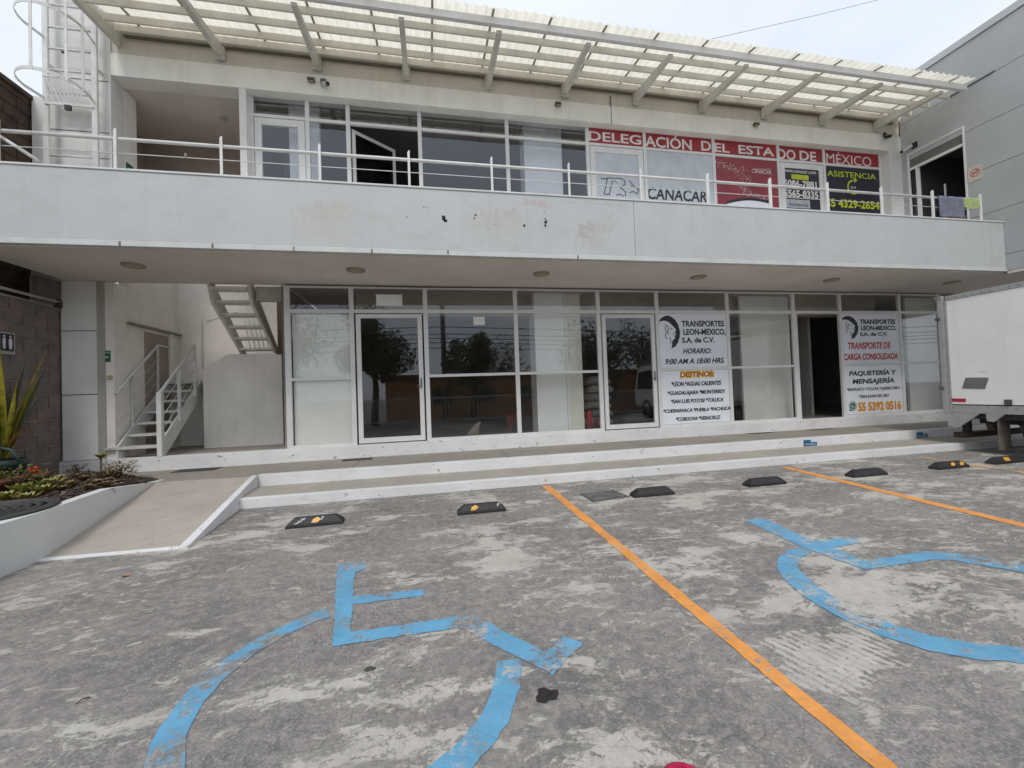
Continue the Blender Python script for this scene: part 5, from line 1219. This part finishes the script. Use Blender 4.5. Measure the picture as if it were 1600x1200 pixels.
sack(5.0, 1.5, ZS, .7, .5, .24, SACK[1], 'grey sack lying alone at the right behind the second glass door')
o = B(3.6, 4.15, .75, 1.3, ZS-.005, ZS+.03).build('pallet_board', M('plank', (.35, .24, .12), .8)); tag(o, 'wooden board under the stack of sacks', 'board')
fe = thing('red_cylinder', (3.42, .45, ZS), 'upright red cylinder behind the window left of the second glass door', 'fire extinguisher')
MB().lathe([(0, 0), (.07, 0), (.07, .34), (.04, .40), (.02, .42), (0, .42)], (3.40, .5, ZS), 18).build('body', M('extinguisher_red', (.5, .01, .015), .35), fe); slab('valve', BLACK, 3.37, 3.43, .48, .52, ZS+.42, ZS+.47, fe)
rc = thing('red_chair', (1.7, .95, ZS), 'small red plastic chair inside the large shop window', 'chair')
RC = M('red_plastic', (.22, .012, .012), .4)
slab('seat', RC, 1.64, 1.92, .8, 1.08, ZS+.16, ZS+.19, rc, .01); slab('backrest', RC, 1.64, 1.92, 1.06, 1.09, ZS+.19, ZS+.38, rc, .01)
for x in (1.66, 1.90):
    for y in (.82, 1.06): slab('leg', RC, x-.015, x+.015, y-.015, y+.015, ZS, ZS+.16, rc)
rb = thing('red_bin', (3.72, .5, ZS), 'small red bin on the floor right of the red cylinder', 'bin'); MB().lathe([(0, 0), (.10, 0), (.13, .20), (.12, .20), (.095, .02)], (3.66, .52, ZS), 18).build('body', RC, rb)
pb = thing('white_bundle', (.85, .8, ZS), 'crumpled white bag on the floor inside the large window', 'bag')
m = MB().prism([(.70, ZS), (.94, ZS), (.98, ZS+.20), (1.02, ZS+.27), (.93, ZS+.24), (.80, ZS+.12)], 'y', .74, .90); m.build('body', M('white_plastic_bag', (.34, .31, .27), .6), pb)
# ceiling downlights inside (unlit lenses)
for (x, y, w_) in ((1.2, 2.2, 'nearest the large shop window'), (.9, 3.4, 'deepest inside the shop, above the large window'), (-.7, 2.4, 'behind the first glass door')):
    o = MB().lathe([(0, 3.49), (.07, 3.49), (.08, 3.5)], (x, y, 0), 16).build('downlight', COLW); tag(o, 'small round ceiling spot ' + w_, 'ceiling light', 'ceiling spots inside the shop')
# desk and chair in the open doorway room
dk = thing('desk', (9.2, 2.2, ZS), 'dark wooden desk in the room behind the open doorway', 'desk'); WD = M('dark_wood', (.10, .05, .03), .5)
slab('top', WD, 8.9, 9.66, 2.0, 2.6, ZS+.72, ZS+.76, dk, .004)
for x in (8.93, 9.6):
    for y in (2.03, 2.55): slab('leg', WD, x-.02, x+.02, y-.02, y+.02, ZS, ZS+.72, dk)
ch = thing('chair', (9.3, 1.6, ZS), 'chair with a pale seat in front of the dark desk', 'chair')
slab('seat', M('pale_seat', (.35, .32, .30), .7), 9.1, 9.5, 1.45, 1.85, ZS+.42, ZS+.47, ch, .01); slab('backrest', WD, 9.1, 9.5, 1.86, 1.9, ZS+.47, ZS+.9, ch, .01)
for x in (9.12, 9.48):
    for y in (1.47, 1.87): slab('leg', WD, x-.015, x+.015, y-.015, y+.015, ZS, ZS+.42, ch)

# ================================================================== ACROSS THE YARD (seen reflected in the glass)
ob = thing('orange_building', (5, -17, 0), 'low orange building across the street, reflected in the shop windows', 'building')
OR_ = M('orange_render', (.68, .30, .10), .8, var=.12, scale=1)
slab('wall', OR_, -2.6, 13.5, -22, -16.0, 0, 2.3, ob); slab('roof_band', M('red_brown_band', (.25, .06, .03), .7), -2.7, 13.6, -22.1, -15.9, 2.3, 2.62, ob)
for k in range(5):
    x = 0+2.6*k; slab('window', M('green_window', (.05, .09, .07), .3), x, x+1.1, -16.0, -15.95, .9, 1.8, ob)
fnc = thing('yard_fence', (2, -12.5, 0), 'white barred fence across the yard, reflected in the shop windows', 'fence')
slab('rail', STEEL, -6, 14, -12.52, -12.48, 1.25, 1.30, fnc); slab('rail', STEEL, -6, 14, -12.52, -12.48, .15, .2, fnc)
for k in range(100): slab('bar', STEEL, -6+.2*k, -5.975+.2*k, -12.51, -12.49, .2, 1.25, fnc)
pl = thing('utility_pole', (.7, -15.2, 0), 'grey utility pole with wires across the street, reflected in the glass', 'utility pole')
MB().tube([(.7, -15.2, 0), (.7, -15.2, 9.5)], .16, 12, r2=.11).build('pole', M('pole_concrete', (.25, .24, .23), .9), pl)
slab('crossarm', M('pole_concrete', (0, 0, 0)), -.2, 1.6, -15.25, -15.15, 8.6, 8.7, pl)
for k, z in enumerate((3.6, 3.9, 4.15, 4.4, 4.8, 8.7)):
    o = MB().tube([(-40, -15.4-.1*k, z+1), (-20, -15.4, z), (.7, -15.4, z+.5), (20, -15.4, z-.1), (45, -15.4, z+.6)], .022, 5); o.build('wire', BLACK, pl)
LFM = [leafmat('tree_dark', (.03, .05, .02), (.055, .085, .03)), leafmat('tree_mid', (.05, .08, .025), (.08, .12, .04))]
BARK = M('tree_bark', (.09, .07, .055), .9, var=.3, scale=8, bump=.6)
def tree(x, y, h, rad, label, n=2600):
    o = thing('tree', (x, y, 0), label, 'tree', 'trees across the street'); m = MB()
    m.tube([(x, y, 0), (x+.1, y, h*.3), (x-.05, y, h*.55)], .2, 8, r2=.1)
    cl = []
    for k in range(14):
        a = rr.uniform(0, 6.28); q = rad*rr.uniform(.1, .75); c = Vector((x+q*math.cos(a), y+q*math.sin(a), h*rr.uniform(.45, .9))); cl.append((c, rad*rr.uniform(.35, .62)))
        m.tube([(x, y, h*.4), tuple(c)], .07, 6, r2=.02)
    m.build('trunk', BARK, o); f = MB()
    for k in range(n):
        c, r1_ = rr.choice(cl); d = Vector((rr.gauss(0, 1), rr.gauss(0, 1), rr.gauss(0, 1))).normalized()*r1_*rr.random()**.4; p = c+d
        u = Vector((rr.uniform(-1, 1), rr.uniform(-1, 1), rr.uniform(-1, 1))).normalized(); v = u.cross(Vector((.3, .5, 1))).normalized(); s_ = rr.uniform(.08, .16)
        f.add([p-u*s_, p-v*s_*.5, p+u*s_, p+v*s_*.5], [(0, 1, 2, 3)], rr.randrange(2))
    f.build('crown', LFM, o)
tree(-2.9, -13.6, 6.2, 1.9, 'bushy tree left of the utility pole across the street', 7000)
tree(-7.5, -16, 7, 2.6, 'large tree at the far left across the street')
tree(2.2, -14.6, 4.7, 1.5, 'slim tree right of the utility pole across the street', 4500)
tree(9.5, -15.0, 5.0, 2.6, 'wide dark tree beside the fence across the street', 3600); tree(15, -18, 5.6, 2.8, 'dark tree behind the right part of the orange building', 3000); tree(21, -20, 6.5, 3.2, 'farthest right dark tree across the street', 3000)
tree(5.6, -24, 5.6, 2.4, 'rounded tree behind the orange building', 2000)
o = B(12.5, 30, -15.2, -14.6, 0, 3.0).build('yard_wall', DARKI); tag(o, 'dark boundary wall at the right of the yard, reflected in the glass', 'wall')
# thin overhead wire against the sky at the top right
A = onY(1090, 66, 26); Bq = onY(1440, -17, 26)
o = MB().tube([tuple(A+(A-Bq)*.6), tuple(A), tuple((A+Bq)/2+Vector((0, 0, -.12))), tuple(Bq), tuple(Bq+(Bq-A)*1.5)], .022, 5).build('overhead_wire', M('wire_grey', (.35, .35, .38), .7)); tag(o, 'thin overhead wire crossing the sky above the canopy', 'wire')

for o in bpy.data.objects:
    if '_w' in o: del o['_w']
